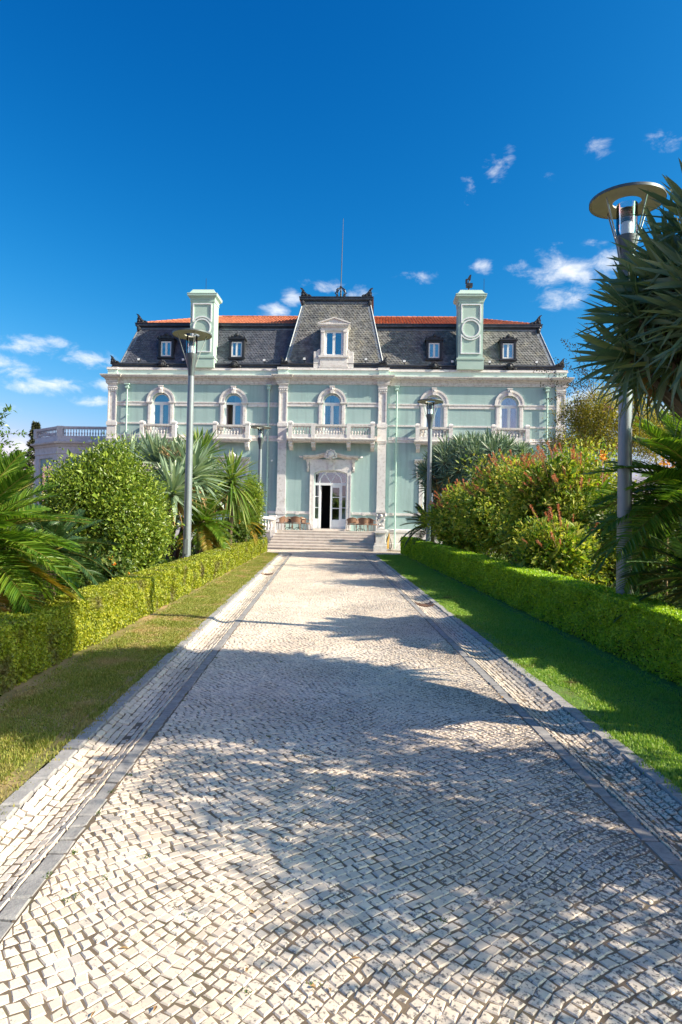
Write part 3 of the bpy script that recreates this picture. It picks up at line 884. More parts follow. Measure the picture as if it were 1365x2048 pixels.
def lower_window(cx_, y):
    hw, zb, zs, ri = GWIN
    m = MB()
    for s in (-1, 1):
        a, b = sorted((cx_+s*.64, cx_+s*.88))
        m.box(a, b, y-.08, y+.05, zb, 5.42)
        m.box(cx_+s*1.0-.09, cx_+s*1.0+.09, y-.16, y+.02, 5.75, 6.3); m.box(cx_+s*1.0-.07, cx_+s*1.0+.07, y-.11, y+.02, 5.45, 5.75)
        m.box(cx_+s*1.0-.12, cx_+s*1.0+.12, y-.2, y+.02, 6.2, 6.34)
    m.box(cx_-.88, cx_+.88, y-.075, y+.05, 5.60, 6.34); m.box(cx_-.95, cx_+.95, y-.16, y+.05, zb-.16, zb)
    hood(m, cx_, y, 1.2, 6.34, .14)
    m.sphere((cx_, y-.32, 6.75), .2, (1.2, .7, 1)); m.sphere((cx_-.2, y-.3, 6.68), .12); m.sphere((cx_+.2, y-.3, 6.68), .12); m.sphere((cx_, y-.32, 6.98), .07)
    w = V_(m, 'window', 'lime')
    yg = y+.16; f = MB()
    f.box(cx_-.62, cx_-.53, yg-.04, yg+.04, zb, 5.6); f.box(cx_+.53, cx_+.62, yg-.04, yg+.04, zb, 5.6); f.box(cx_-.05, cx_+.05, yg-.05, yg+.04, zb, 5.0)
    f.box(cx_-.53, cx_+.53, yg-.05, yg+.04, 4.95, 5.05); f.box(cx_-.53, cx_+.53, yg-.04, yg+.04, 5.5, 5.6); f.box(cx_-.53, cx_+.53, yg-.04, yg+.04, zb, zb+.1)
    sub(f, 'frame', 'white', w)
    for a, b, c, d in ((-.53, -.05, zb+.1, 4.95), (.05, .53, zb+.1, 4.95), (-.53, .53, 5.05, 5.5)):
        sub(MB().box(cx_+a, cx_+b, yg-.006, yg+.006, c, d), 'pane', 'glass', w)
for cx_ in WINX: lower_window(cx_, WY)

# --- entrance door -------------------------------------------------
dx = -.04
m = MB()
for s in (-1, 1):
    a, b = sorted((dx+s*1.07, dx+s*1.33))
    m.box(a, b, -.10, .06, 2.32, 5.55); m.box(a-.03, b+.03, -.14, .06, 1.98, 2.322)
    a2, b2 = sorted((dx+s*1.27, dx+s*1.335)); m.box(a2, b2, -.13, -.095, 2.33, 5.55)
n = 16
def ztop(x): return 5.55+.28*sqrt(max(0, 1-((x-dx)/1.07)**2))
A = [(dx-1.07*cos(pi*k/n)) for k in range(n+1)]
rings = [[(x, -.10, ztop(x)), (x, -.10, ztop(x)*.35+5.95*.65), (x, .06, ztop(x)*.35+5.95*.65), (x, .06, ztop(x))] for x in A]
m.loft(rings)
m.box(dx-1.33, dx-1.07, -.0995, .06, 5.55, 5.86); m.box(dx+1.07, dx+1.33, -.0995, .06, 5.55, 5.86)
m.box(dx-1.36, dx+1.36, -.085, .02, 5.86, 6.52)
m.box(dx-1.0, dx-.2, -.10, -.08, 6.05, 6.40); m.box(dx+.2, dx+1.0, -.10, -.08, 6.05, 6.40)
door = V_(m, 'entrance_door', 'lime')
m = MB(); zc = hood(m, dx, 0, 1.78, 6.50, .22)
sub(m, 'door_hood', 'lime_dirty', door)
for s in (-1, 1):
    cx_ = dx+s*1.47; m = MB()
    m.loft([[(cx_-w, y0, z), (cx_+w, y0, z), (cx_+w, .02, z), (cx_-w, .02, z)] for w, y0, z in ((.06, -.06, 5.72), (.08, -.10, 5.80), (.07, -.10, 6.0), (.085, -.13, 6.05), (.08, -.15, 6.3), (.11, -.2, 6.38), (.12, -.24, 6.50))])
    m.lathe([(0, -.07), (.05, -.07), (.05, .07), (0, .07)], 8, (cx_, -.14, 5.98))
    sub(m, 'console', 'lime_dirty', door)
    m = MB().sphere((dx+s*1.93, -.22, 6.66), .07, (1.6, 1, .8)); m.sphere((dx+s*2.0, -.2, 6.7), .035, (2.2, 1, 1))
    sub(m, 'hood_scroll', 'lime', door)
m = MB().box(dx-.17, dx+.17, -.17, .0, 5.92, 6.33)
for q in range(-2, 3): m.box(dx+q*.055-.014, dx+q*.055+.014, -.19, -.165, 6.0, 6.26-abs(q)*.04)
m.prism([(dx-.15, 5.925), (dx+.15, 5.925), (dx+.08, 5.80), (dx-.08, 5.80)], -.16, .0)
sub(m, 'keystone', 'lime', door)
m = MB()
m.sphere((dx, -.42, 6.80), .21, (1, .6, 1.05), 12, 8)
for sx in (-1, 1):
    m.sphere((dx+sx*.30, -.40, 6.80), .09, (1, 1, 1.3)); m.sphere((dx+sx*.24, -.40, 6.95), .08); m.sphere((dx+sx*.36, -.38, 6.68), .075, (1, 1, 1.2))
    m.sphere((dx+sx*.14, -.40, 6.60), .085, (1.2, 1, .8)); m.sphere((dx+sx*.26, -.40, 6.60), .06); m.sphere((dx+sx*.16, -.38, 7.03), .08, (1.4, 1, .7))
    m.box(*sorted((dx+sx*.05, dx+sx*.27)), -.42, -.3, 7.06, 7.11)
m.sphere((dx, -.40, 7.10), .07, (.8, 1, 1.2)); m.sphere((dx, -.38, 6.52), .07, (1, 1, 1.2)); m.box(dx-.3, dx+.3, -.38, .0, 6.62, 7.0)
sub(m, 'cartouche', 'lime', door, True)
yg = .17
f = MB()
f.box(dx-1.07, dx-.99, yg-.05, yg+.05, 2.06, 5.6); f.box(dx+.99, dx+1.07, yg-.05, yg+.05, 2.06, 5.6)
f.box(dx-.99, dx+.99, yg-.06, yg+.05, 4.86, 5.02)
for s in (-1, 1): f.box(*sorted((dx+s*.66, dx+s*.76)), yg-.06, yg+.05, 2.06, 4.86)
f.box(dx-.99, dx-.76, yg-.05, yg+.05, 2.06, 2.70); f.box(dx+.76, dx+.99, yg-.05, yg+.05, 2.06, 2.70)
for z in (3.42, 4.13):
    f.box(dx-.99, dx-.76, yg-.03, yg+.03, z-.025, z+.025); f.box(dx+.76, dx+.99, yg-.03, yg+.03, z-.025, z+.025)
archring(f, dx, 5.02, .68, .75, yg-.05, yg+.05, 20)
for a in (pi/3, 2*pi/3):
    f.loft([[(dx+r*cos(a)-.02*sin(a)*w, y_, 5.02+r*sin(a)+.02*cos(a)*w) for w, y_ in ((-1, yg-.03), (1, yg-.03), (1, yg+.03), (-1, yg+.03))] for r in (.0, .69)])
xs_ = [dx-.99+1.98*k/12 for k in range(13)]
f.loft([[(x, yg-.05, ztop(x)-.09), (x, yg-.05, ztop(x)+.01), (x, yg+.05, ztop(x)+.01), (x, yg+.05, ztop(x)-.09)] for x in xs_])
sub(f, 'frame', 'white', door)
poly = [(dx-.99, 5.02), (dx+.99, 5.02)] + [(x, ztop(x)-.08) for x in xs_[::-1]]
sub(MB().prism(poly, yg-.006, yg+.006), 'fanlight_pane', 'glass', door)
for a, b in ((dx-.99, dx-.76), (dx+.76, dx+.99)):
    for z0, z1 in ((2.70, 3.395), (3.445, 4.105), (4.155, 4.86)):
        sub(MB().box(a, b, yg-.006, yg+.006, z0, z1), 'sidelight_pane', 'glass_door', door)
# closed right leaf
a, b = dx+.0, dx+.66
m = MB().box(a, a+.13, yg-.04, yg+.03, 2.06, 4.86).box(b-.08, b, yg-.04, yg+.03, 2.06, 4.86).box(a+.13, b-.08, yg-.04, yg+.03, 4.72, 4.86).box(a+.13, b-.08, yg-.04, yg+.03, 2.06, 2.64)
for z in (3.38, 4.09): m.box(a+.13, b-.08, yg-.035, yg+.025, z-.025, z+.025)
m.box(a+.18, b-.13, yg-.055, yg-.039, 2.18, 2.56)
leaf = sub(m, 'door_leaf', 'white', door)
for z0, z1 in ((2.64, 3.355), (3.405, 4.065), (4.115, 4.72)):
    sub(MB().box(a+.13, b-.08, yg-.006, yg+.006, z0, z1), 'door_pane', 'glass_door', door)
# left leaf swung inwards
m = MB().box(dx-.66, dx-.61, yg+.06, yg+.19, 2.06, 4.86).box(dx-.66, dx-.61, yg+.64, yg+.72, 2.06, 4.86).box(dx-.66, dx-.61, yg+.19, yg+.64, 2.06, 2.64).box(dx-.66, dx-.61, yg+.19, yg+.64, 4.72, 4.86)
sub(m, 'door_leaf', 'white', door)
m = MB()
curtain_sheet(m, lambda t, a, b: (dx+.62, dx+1.02 - .0*t), 0, 0, 2.1, 5.5, yg+.2, 4, .04, 24)
sub(m, 'curtain', 'drape', door); m = MB()
curtain_sheet(m, lambda t, a, b: (dx-1.02, dx-.70), 0, 0, 2.1, 5.5, yg+.2, 4, .04, 24)
sub(m, 'curtain', 'drape', door)
sub(MB().box(dx-1.07, dx+1.07, -.42, .5, 1.94, 2.06), 'threshold', 'stepstone', door)
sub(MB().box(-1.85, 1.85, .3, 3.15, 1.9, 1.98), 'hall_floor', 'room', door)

# --- balconies -----------------------------------------------------
BPROF = [(.045, 0), (.045, .05), (.028, .06), (.028, .08), (.055, .13), (.062, .18), (.05, .24), (.028, .31), (.022, .35), (.034, .37), (.034, .39), (.024, .40), (.045, .43), (.045, .46)]
_b = MB().lathe(BPROF, 8)
bal_me = npmesh('baluster', np.array(_b.v), [np.array([f for f in _b.f if len(f) == 4]), np.array([f for f in _b.f if len(f) == 8])], 'lime', me_only=True, smooth=True)
bal_me_g = bal_me.copy(); bal_me_g.materials.clear(); bal_me_g.materials.append(MT['lime_grey'])
def balusters(parent, x0, x1, y, z, n, me=None, dy=0.0):
    for k in range(n):
        t = (k+.5)/n
        o = bpy.data.objects.new('baluster', me or bal_me); o.location = (x0+(x1-x0)*t, y+dy*t, z-VB); link(o, parent)

def balcony(cx_, y, hw, proj, posts, counts, brackets):
    z0 = 7.58
    m = MB()
    m.loft([[(cx_-hw-q, y+.02, z), (cx_+hw+q, y+.02, z), (cx_+hw+q, y-proj-q, z), (cx_-hw-q, y-proj-q, z)] for q, z in ((-.05, z0), (.03, z0+.07), (.03, z0+.12), (.08, z0+.14), (.08, z0+.21), (0, z0+.25))])
    b = V_(m, 'balcony', 'lime_dirty')
    def part(mb, name, mat='lime'): return sub(mb, name, mat, b)
    yp = y-proj
    part(MB().box(cx_-hw+.02, cx_+hw-.02, yp+.02, yp+.22, z0+.25, 8.05), 'balcony_plinth')
    part(MB().box(cx_-hw+.02, cx_+hw-.02, yp, yp+.24, 8.515, 8.56).box(cx_-hw+.02, cx_+hw-.02, yp-.02, yp+.26, 8.56, 8.68), 'rail', 'lime_dirty')
    for s in (-1, 1):
        a, c = sorted((cx_+s*(hw-.02), cx_+s*(hw-.22)))
        part(MB().box(a, c, yp+.23, y, z0+.25, 8.05).box(a, c, yp+.23, y, 8.52, 8.66), 'side_rail')
        balusters(b, cx_+s*(hw-.12), cx_+s*(hw-.12), yp+.3, 8.05, max(1, int(proj/.22)-1), dy=proj-.45)
    for q in posts:
        w = .125
        m = MB().box(cx_+q-w, cx_+q+w, yp-.025, yp+.25, z0+.25, 8.70)
        if abs(q) > hw-.3:
            m.box(cx_+q-w-.03, cx_+q+w+.03, yp-.05, yp+.28, 8.70, 8.80); m.loft([[(cx_+q+sx*r, yp+.115+sy*r, z) for sx, sy in ((-1, -1), (1, -1), (1, 1), (-1, 1))] for r, z in ((.155, 8.80), (.13, 8.86), (.06, 8.90))])
        part(m, 'post')
    for (a, c), n in zip(zip(posts[:-1], posts[1:]), counts):
        balusters(b, cx_+a+.15, cx_+c-.15, yp+.12, 8.05, n)
    for q in brackets:
        m = MB()
        w = .12
        m.loft([[(cx_+q-w, yy, zt), (cx_+q+w, yy, zt), (cx_+q+w, yy, zb), (cx_+q-w, yy, zb)] for yy, zt, zb in ((y+.02, z0, z0-.50), (y-.08, z0, z0-.48), (y-.2, z0, z0-.36), (y-.32, z0, z0-.30), (y-proj*.72, z0, z0-.30), (y-proj*.78, z0, z0-.12), (y-proj*.9, z0, z0-.10))])
        m.box(cx_+q-w-.03, cx_+q+w+.03, y-proj*.86, y-.0, z0-.07, z0-.001)
        part(m, 'bracket', 'lime')
for cx_ in WINX: balcony(cx_, WY, 1.19, .55, (-1.06, 1.06), (9,), (-1.0, 1.0))
balcony(0.0, 0.0, 2.75, .80, (-2.62, -1.16, 1.10, 2.62), (6, 11, 7), (-2.62, -1.16, 1.10, 2.62))

# --- downpipes -----------------------------------------------------
for px_ in (-13.62, -4.20, 4.15, 13.75):
    m = MB().tube([(px_, WY-.16, 11.18), (px_, WY-.16, 7.9), (px_, WY-.20, 7.7), (px_, WY-.14, 7.45), (px_, WY-.16, 2.2), (px_, WY-.2, 2.0), (px_, WY-.2, .85)], .055, 10)
    d = V_(m, 'downpipe', 'pipe', smooth=True)
    h = MB().loft([[(px_-w, WY-.16-w*.9, z), (px_+w, WY-.16-w*.9, z), (px_+w, WY-.02, z), (px_-w, WY-.02, z)] for w, z in ((.07, 11.05), (.12, 11.1), (.12, 11.18), (.09, 11.21), (.09, 11.28), (.17, 11.32), (.17, 11.38))])
    sub(h, 'hopper', 'pipe', d)
    m = MB()
    for z in (10.4, 9.3, 8.3, 6.6, 5.2, 3.8, 2.5): m.box(px_-.07, px_+.07, WY-.17, WY-.0, z, z+.04)
    sub(m, 'clamps', 'pipe', d)

# --- mansard roof ---------------------------------------------------
def slate_face(P00, P10, P01, P11, mat, name, parent, pitch=.20, expo=.145, holes=()):
    """cover the plane patch with pointed slates; P00-P10 bottom edge, P01-P11 top edge"""
    P00, P10, P01, P11 = [np.array(p, float) for p in (P00, P10, P01, P11)]
    up = ((P01+P11)-(P00+P10))/2; H = np.linalg.norm(up); upn = up/H
    xd = np.array([1.0, 0, 0]); nrm = np.cross(xd, upn); nrm /= np.linalg.norm(nrm)
    rows = int(H/expo)
    V = []; F = []
    for r in range(-1, rows):
        t = r*expo/H
        tl = max(t, 0)
        xl = P00[0]+(P01[0]-P00[0])*tl; xr = P10[0]+(P11[0]-P10[0])*tl
        x = math.floor(xl/pitch)*pitch + (pitch/2 if r % 2 else 0)
        while x < xr:
            base = P00 + up*t; base[0] = 0
            jz = random.uniform(-.012, .012)
            def pt(u, v, lift):
                xx = min(max(x+u, xl), xr); return base + xd*xx + upn*(v*expo+jz) + nrm*lift
            lf = .030+random.uniform(0, .018)
            w = pitch*.485
            p = [pt(-w, .45, lf), pt(0, -.02, lf+.004), pt(w, .45, lf), pt(w, 1.9, .002), pt(-w, 1.9, .002)]
            lo = [q - nrm*.024 for q in p[:3]]
            if x-w < xr and x+w > xl:
                b = len(V); V += p + lo
                F += [(b, b+1, b+2), (b+5, b+6, b+1, b), (b+6, b+7, b+2, b+1), (b, b+2, b+3, b+4)]
            x += pitch
    V = np.array(V) - np.array(ORG)
    o = npmesh(name, V, [np.array([f for f in F if len(f) == 3]), np.array([f for f in F if len(f) == 4])], mat, parent)
    tag(o, kind='stuff')
    return o

YB, YT, ZB, ZT = .80, 1.85, 12.86, 15.55          # wing slopes
XB, XT = 14.38, 13.55
CB, CT, CYB, CYT, CZT = 3.22, 2.28, .42, 1.75, 17.35   # centre pavilion
roof_m = MB()
for s in (-1, 1):
    roof_m.add([(s*3.0, YB, ZB), (s*XB, YB, ZB), (s*XT, YT, ZT), (s*3.0, YT, ZT)], [(0, 1, 2, 3)])
    roof_m.add([(s*XB, YB, ZB), (s*XB, 12.5, ZB), (s*XT, 11.5, ZT), (s*XT, YT, ZT)], [(0, 1, 2, 3)])
    roof_m.add([(s*CB, CYB, ZB), (s*CB, 7, ZB), (s*CT, 5.2, CZT), (s*CT, CYT, CZT)], [(0, 1, 2, 3)])
roof_m.add([(-XB, 12.5, ZB), (XB, 12.5, ZB), (XT, 11.5, ZT), (-XT, 11.5, ZT)], [(0, 1, 2, 3)])
roof_m.add([(-CB, CYB, ZB), (CB, CYB, ZB), (CT, CYT, CZT), (-CT, CYT, CZT)], [(0, 1, 2, 3)])
roof_m.add([(-CB, 7, ZB), (CB, 7, ZB), (CT, 5.2, CZT), (-CT, 5.2, CZT)], [(0, 1, 2, 3)])
roof_m.add([(-CT, CYT, CZT), (CT, CYT, CZT), (CT, 5.2, CZT), (-CT, 5.2, CZT)], [(0, 1, 2, 3)])
roof = V_(roof_m, 'roof', 'slate_l')
slate_face((-XB, YB, ZB), (-3.0, YB, ZB), (-XT, YT, ZT), (-2.6, YT, ZT), 'slate_l', 'slates', roof)
slate_face((3.0, YB, ZB), (XB, YB, ZB), (2.6, YT, ZT), (XT, YT, ZT), 'slate', 'slates', roof)
slate_face((-CB, CYB, ZB), (CB, CYB, ZB), (-CT, CYT, CZT), (CT, CYT, CZT), 'slate', 'slates', roof)
for s in (-1, 1):
    # hip flashings
    for (b, t_, w) in (((s*XB, YB, ZB), (s*XT, YT, ZT), .17), ((s*CB, CYB, ZB), (s*CT, CYT, CZT), .15)):
        b = np.array(b); t_ = np.array(t_)
        m = MB()
        ax = np.array([-s*1.0, 0, 0])
        m.loft([[tuple(q+ax*.0+np.array([0, -.03, .0])), tuple(q+ax*w*1.5+np.array([0, -.04, 0])), tuple(q+ax*w*1.5+np.array([0, .0, 0])), tuple(q+np.array([0, .02, 0]))] for q in (b, t_)])
        m.tube([tuple(b+np.array([0, -.03, 0])), tuple(t_+np.array([0, -.03, 0]))], .05, 6)
        sub(m, 'hip_flashing', 'lead', roof)
# gutters at foot of roof and at the top of the slope
def plan_off(P, d): return [(a, b) for a, b in P]
G1 = [(-WX, 12.5), (-WX, WY+.0), (-CXH, WY+.0), (-CXH, .0), (CXH, .0), (CXH, WY), (WX, WY), (WX, 12.5)]
sub(MB().molding([(-.30, 12.50), (-.10, 12.50), (-.06, 12.56), (-.10, 12.60), (-.10, 12.68), (-.02, 12.74), (-.02, 12.80), (-.06, 12.84), (-.30, 12.84)], G1), 'gutter', 'gutter', roof)
sub(MB().box(-WX+.2, WX-.2, .45, 12.6, 12.46, 12.83), 'roof_deck', 'gutter', roof)
def top_band(x0, x1, yf, yb, z, parent):
    P = [(x0, yb), (x0, yf), (x1, yf), (x1, yb)]
    sub(MB().molding([(-.1, z-.16), (.015, z-.16), (.015, z+.02), (-.1, z+.02)], P), 'top_flashing', 'lead', parent)
    sub(MB().molding([(-.1, z+.022), (.05, z+.022), (.05, z+.08), (.16, z+.16), (.16, z+.30), (.19, z+.32), (.19, z+.36), (-.1, z+.36)], P), 'gutter', 'gutter', parent)
top_band(-XT-.05, XT+.05, YT-.03, 11.5, ZT, roof)
top_band(-CT-.05, CT+.05, CYT-.03, 5.2, CZT, roof)
# tiled upper roof
ZE, ZR, YR, XRG = 15.86, 17.85, 6.6, 8.9
yE = YT-.1
def tile_slope(mat, name):
    V = []; F = []
    pitch, row = .21, .38
    Ls = sqrt((YR-yE)**2+(ZR-ZE)**2); rows = int(Ls/row)
    nrm = np.array([0, -(ZR-ZE), (YR-yE)])/Ls; up = np.array([0, YR-yE, ZR-ZE])/Ls
    for r in range(rows+1):
        t = r*row/Ls
        half = (XT+.1) + (XRG-(XT+.1))*t
        n = int(half/pitch)
        for k in range(-n, n):
            x = k*pitch
            if abs(x) < 2.2 and t < .8: continue
            b = len(V)
            base = np.array([x, yE, ZE]) + up*(r*row)
            ln = min(row*1.12, Ls-r*row)
            jz = random.uniform(0, .006)
            for v, l in ((0, .045), (ln, .012)):
                for u, hgt in ((0, 0), (.045, .05), (.095, .065), (.14, .05), (.185, 0), (.21, .0)):
                    V.append(base + np.array([u, 0, 0]) + up*v + nrm*(l+hgt*.8+jz))
            F += [(b+i, b+i+1, b+i+7, b+i+6) for i in range(5)]
            for u_i in range(5):
                pass
            b2 = len(V)
            for u, hgt in ((0, 0), (.045, .05), (.095, .065), (.14, .05), (.185, 0), (.21, .0)):
                V.append(base + np.array([u, 0, 0]) + nrm*(.012))
            F += [(b+i, b2+i, b2+i+1, b+i+1) for i in range(5)]
    o = npmesh(name, np.array(V)-np.array(ORG), np.array(F), mat, roof); tag(o, kind='stuff')
tile_slope('tile', 'roof_tiles')
m = MB()
m.add([(-XT-.1, yE, ZE-.02), (XT+.1, yE, ZE-.02), (XRG, YR, ZR-.02), (-XRG, YR, ZR-.02)], [(0, 1, 2, 3)])
m.add([(-XT-.1, 11.4, ZE-.02), (XT+.1, 11.4, ZE-.02), (XRG, YR, ZR-.02), (-XRG, YR, ZR-.02)], [(0, 1, 2, 3)])
for s in (-1, 1): m.add([(s*(XT+.1), yE, ZE-.02), (s*(XT+.1), 11.4, ZE-.02), (s*XRG, YR, ZR-.02)], [(0, 1, 2)])
sub(m, 'upper_roof', 'tile', roof)
m = MB()
for s in (-1, 1):
    a = np.array([s*(XT+.0), yE+.05, ZE+.04]); b = np.array([s*XRG, YR, ZR+.06])
    nseg = 16
    for k in range(nseg):
        p, q = a+(b-a)*k/nseg, a+(b-a)*(k+1)/nseg
        m.tube([tuple(p), tuple(q)], [.11, .085], 8)
nseg = 46
for k in range(nseg):
    x0_ = -XRG+2*XRG*k/nseg; m.tube([(x0_, YR, ZR+.06), (x0_+2*XRG/nseg, YR, ZR+.06)], [.11, .085], 8)
sub(m, 'ridge_tiles', 'tile', roof)

# cast-iron acroteria on the corners
def acroterion(x, y, z, s, sc=1.0):
    """leafy corner ornament, rising to an outward curl"""
    out = [(-.42, 0), (.42, 0), (.46, .10), (.40, .22), (.44, .34), (.36, .52), (.40, .66), (.52, .78), (.46, .80), (.30, .74), (.18, .60), (.08, .44), (-.06, .30), (-.20, .22), (-.32, .22), (-.38, .16), (-.46, .14)]
    m = MB()
    P = [(x+s*a*sc, z+b*sc) for a, b in out]
    m.prism(P, y-.07, y+.07)
    for a, b, r in ((.26, .2, .12), (.2, .42, .09), (-.05, .14, .10), (.34, .58, .06), (-.34, .12, .07), (.05, .28, .07)):
        m.sphere((x+s*a*sc, y-.07, z+b*sc), r*sc, (1, .7, 1.1), 7, 5)
    sub(m, 'acroterion', 'iron', roof)
for s in (-1, 1):
    acroterion(s*(XT-.22), YT-.05, ZT+.36, s, .80); acroterion(s*(CT-.22), CYT-.05, CZT+.36, s, .78)
    acroterion(s*(WX-.35), WY-.02, 12.78, s, .62); acroterion(s*(CXH-.3), -.06, 12.78, s*1.0, .55)
    m = MB().sphere((s*(XT-.02), YT-.15, ZT-.05), .14, (1, .8, 1.3)); m.sphere((s*(XT+.05), YT-.15, ZT+.12), .1); sub(m, 'hip_boss', 'iron', roof)
    m = MB().sphere((s*(CT-.02), CYT-.15, CZT-.05), .14, (1, .8, 1.3)); sub(m, 'hip_boss', 'iron', roof)
# lion masks and floodlights along the gutter
def mask(x, y):
    m = MB().sphere((x, y-.06, 12.72), .17, (1, .8, 1.05), 8, 6)
    for k in range(9):
        a = -.4+k*(pi+.8)/8; m.sphere((x+.2*cos(a), y-.02, 12.74+.2*sin(a)), .075, (1, .8, 1), 6, 4)
    m.sphere((x, y-.19, 12.68), .07, n=6, m=4)
    for s in (-1, 1): m.sphere((x+s*.32, y, 12.60), .10, (1.3, .7, .9), 6, 4); m.sphere((x+s*.27, y, 12.76), .06, n=6, m=4)
    sub(m, 'lion_mask', 'iron', roof)
for x in WINX: mask(x, WY)
def flood(x, y, parent):
    m = MB().box(x-.09, x+.09, y-.10, y+.05, 12.98, 13.14); m.box(x-.03, x+.03, y-.05, y, 12.84, 12.98)
    f = sub(m, 'floodlight', 'iron', parent)
    sub(MB().box(x-.08, x+.08, y-.108, y-.1005, 12.99, 13.13), 'floodlight_face', 'white', f)
for x in (-13.0, -10.0, -8.0, -4.6, -1.9, 2.1, 4.6, 8.0 - .3, 10.1, 13.1): flood(x, WY+.18 if abs(x) > 3.5 else .05, roof)

# --- dormers ---------------------------------------------------------
def small_dormer(cx_):
    zb, zt = 13.42, 14.42
    yf = YB + (zb-ZB)/(ZT-ZB)*(YT-YB) - .10
    m = MB()
    m.box(cx_-.52, cx_-.36, yf-.04, yf+1.2, zb-.05, zt+.05); m.box(cx_+.36, cx_+.52, yf-.04, yf+1.2, zb-.05, zt+.05)
    m.box(cx_-.52, cx_+.52, yf-.05, yf+1.2, zt+.05, zt+.16)
    m.box(cx_-.60, cx_+.60, yf-.14, yf+1.2, zt+.16, zt+.24); m.box(cx_-.58, cx_+.58, yf-.12, yf+.2, zb-.16, zb-.05)
    m.prism([(cx_-.5, zt+.24), (cx_+.5, zt+.24), (cx_+.12, zt+.46), (cx_-.12, zt+.46)], yf-.1, yf+1.0)
    m.sphere((cx_, yf-.1, zt+.46), .10, (1.2, .7, 1.3), 7, 5)
    for s in (-1, 1):
        m.sphere((cx_+s*.52, yf-.08, zt+.28), .07, n=6, m=4); m.sphere((cx_+s*.3, yf-.1, zt+.34), .07, (1.5, .6, 1), 6, 4)
        m.box(*sorted((cx_+s*.40, cx_+s*.48)), yf-.07, yf-.035, zb, zt)
    d = V_(m, 'dormer', 'iron')
    yg = yf+.05
    f = MB().box(cx_-.36, cx_-.27, yg-.03, yg+.04, zb, zt).box(cx_+.27, cx_+.36, yg-.03, yg+.04, zb, zt).box(cx_-.07, cx_+.07, yg-.035, yg+.04, zb, zt).box(cx_-.27, cx_+.27, yg-.03, yg+.04, zb, zb+.08).box(cx_-.27, cx_+.27, yg-.03, yg+.04, zt-.09, zt)
    sub(f, 'frame', 'white', d)
    for a, b in ((-.27, -.07), (.07, .27)): sub(MB().box(cx_+a, cx_+b, yg-.005, yg+.005, zb+.08, zt-.09), 'pane', 'glass', d)
    sub(MB().box(cx_-.36, cx_+.36, yg+.25, yg+.3, zb, zt), 'blind_or_backing', 'curtain', d)
for x in (-11.33, -6.55, 6.56, 11.38): small_dormer(x)
# stone dormer of the centre pavilion
m = MB()
yf = .02
m.box(-1.30, 1.30, yf, .9, 12.50, 13.20); m.box(-.95, .95, yf-.06, .9, 12.50, 12.58); m.box(-.88, .88, yf-.03, yf+.001, 12.62, 13.12)
m.box(-.98, .98, yf-.10, .9, 13.16, 13.30)
for s in (-1, 1):
    m.prism([(s*1.30, 13.20), (s*.90, 13.20), (s*.90, 13.75), (s*1.02, 13.70), (s*1.12, 13.58), (s*1.30, 13.56)], yf+.02, .5)
    m.box(*sorted((s*.58, s*.88)), yf, 1.6, 13.30, 14.92)
    m.box(*sorted((s*.64, s*.82)), yf-.06, yf+.001, 13.42, 14.80); m.box(*sorted((s*.61, s*.85)), yf-.09, yf+.001, 14.80, 14.90); m.box(*sorted((s*.61, s*.85)), yf-.08, yf+.001, 13.30, 13.42)
m.box(-.90, .90, yf-.02, 1.9, 14.92, 15.18); m.box(-.96, .96, yf-.12, 2.0, 15.18, 15.28); m.box(-1.02, 1.02, yf-.18, 2.05, 15.28, 15.36)
m.prism([(-1.02, 15.362), (1.02, 15.362), (0, 15.72)], yf-.12, 2.05)
m.loft([[(x, yf-.20, z), (x, yf-.20, z+.08), (x, yf-.11, z+.08), (x, yf-.11, z)] for x, z in ((-1.06, 15.34), (0, 15.70), (1.06, 15.34))])
d = V_(m, 'dormer', 'lime')
yg = yf+.12
f = MB().box(-.58, -.47, yg-.04, yg+.05, 13.30, 14.92).box(.47, .58, yg-.04, yg+.05, 13.30, 14.92).box(-.09, .09, yg-.045, yg+.05, 13.30, 14.92).box(-.47, .47, yg-.04, yg+.05, 13.30, 13.40).box(-.47, .47, yg-.04, yg+.05, 14.80, 14.92)
sub(f, 'frame', 'white', d)
for a, b in ((-.47, -.09), (.09, .47)): sub(MB().box(a, b, yg-.006, yg+.006, 13.40, 14.80), 'pane', 'glass', d)
sub(MB().box(-.57, .57, yg+.5, yg+.55, 13.30, 14.92), 'dark_backing', 'room', d)  # near-black backing sheet: the unlit room's darkness is put into its colour

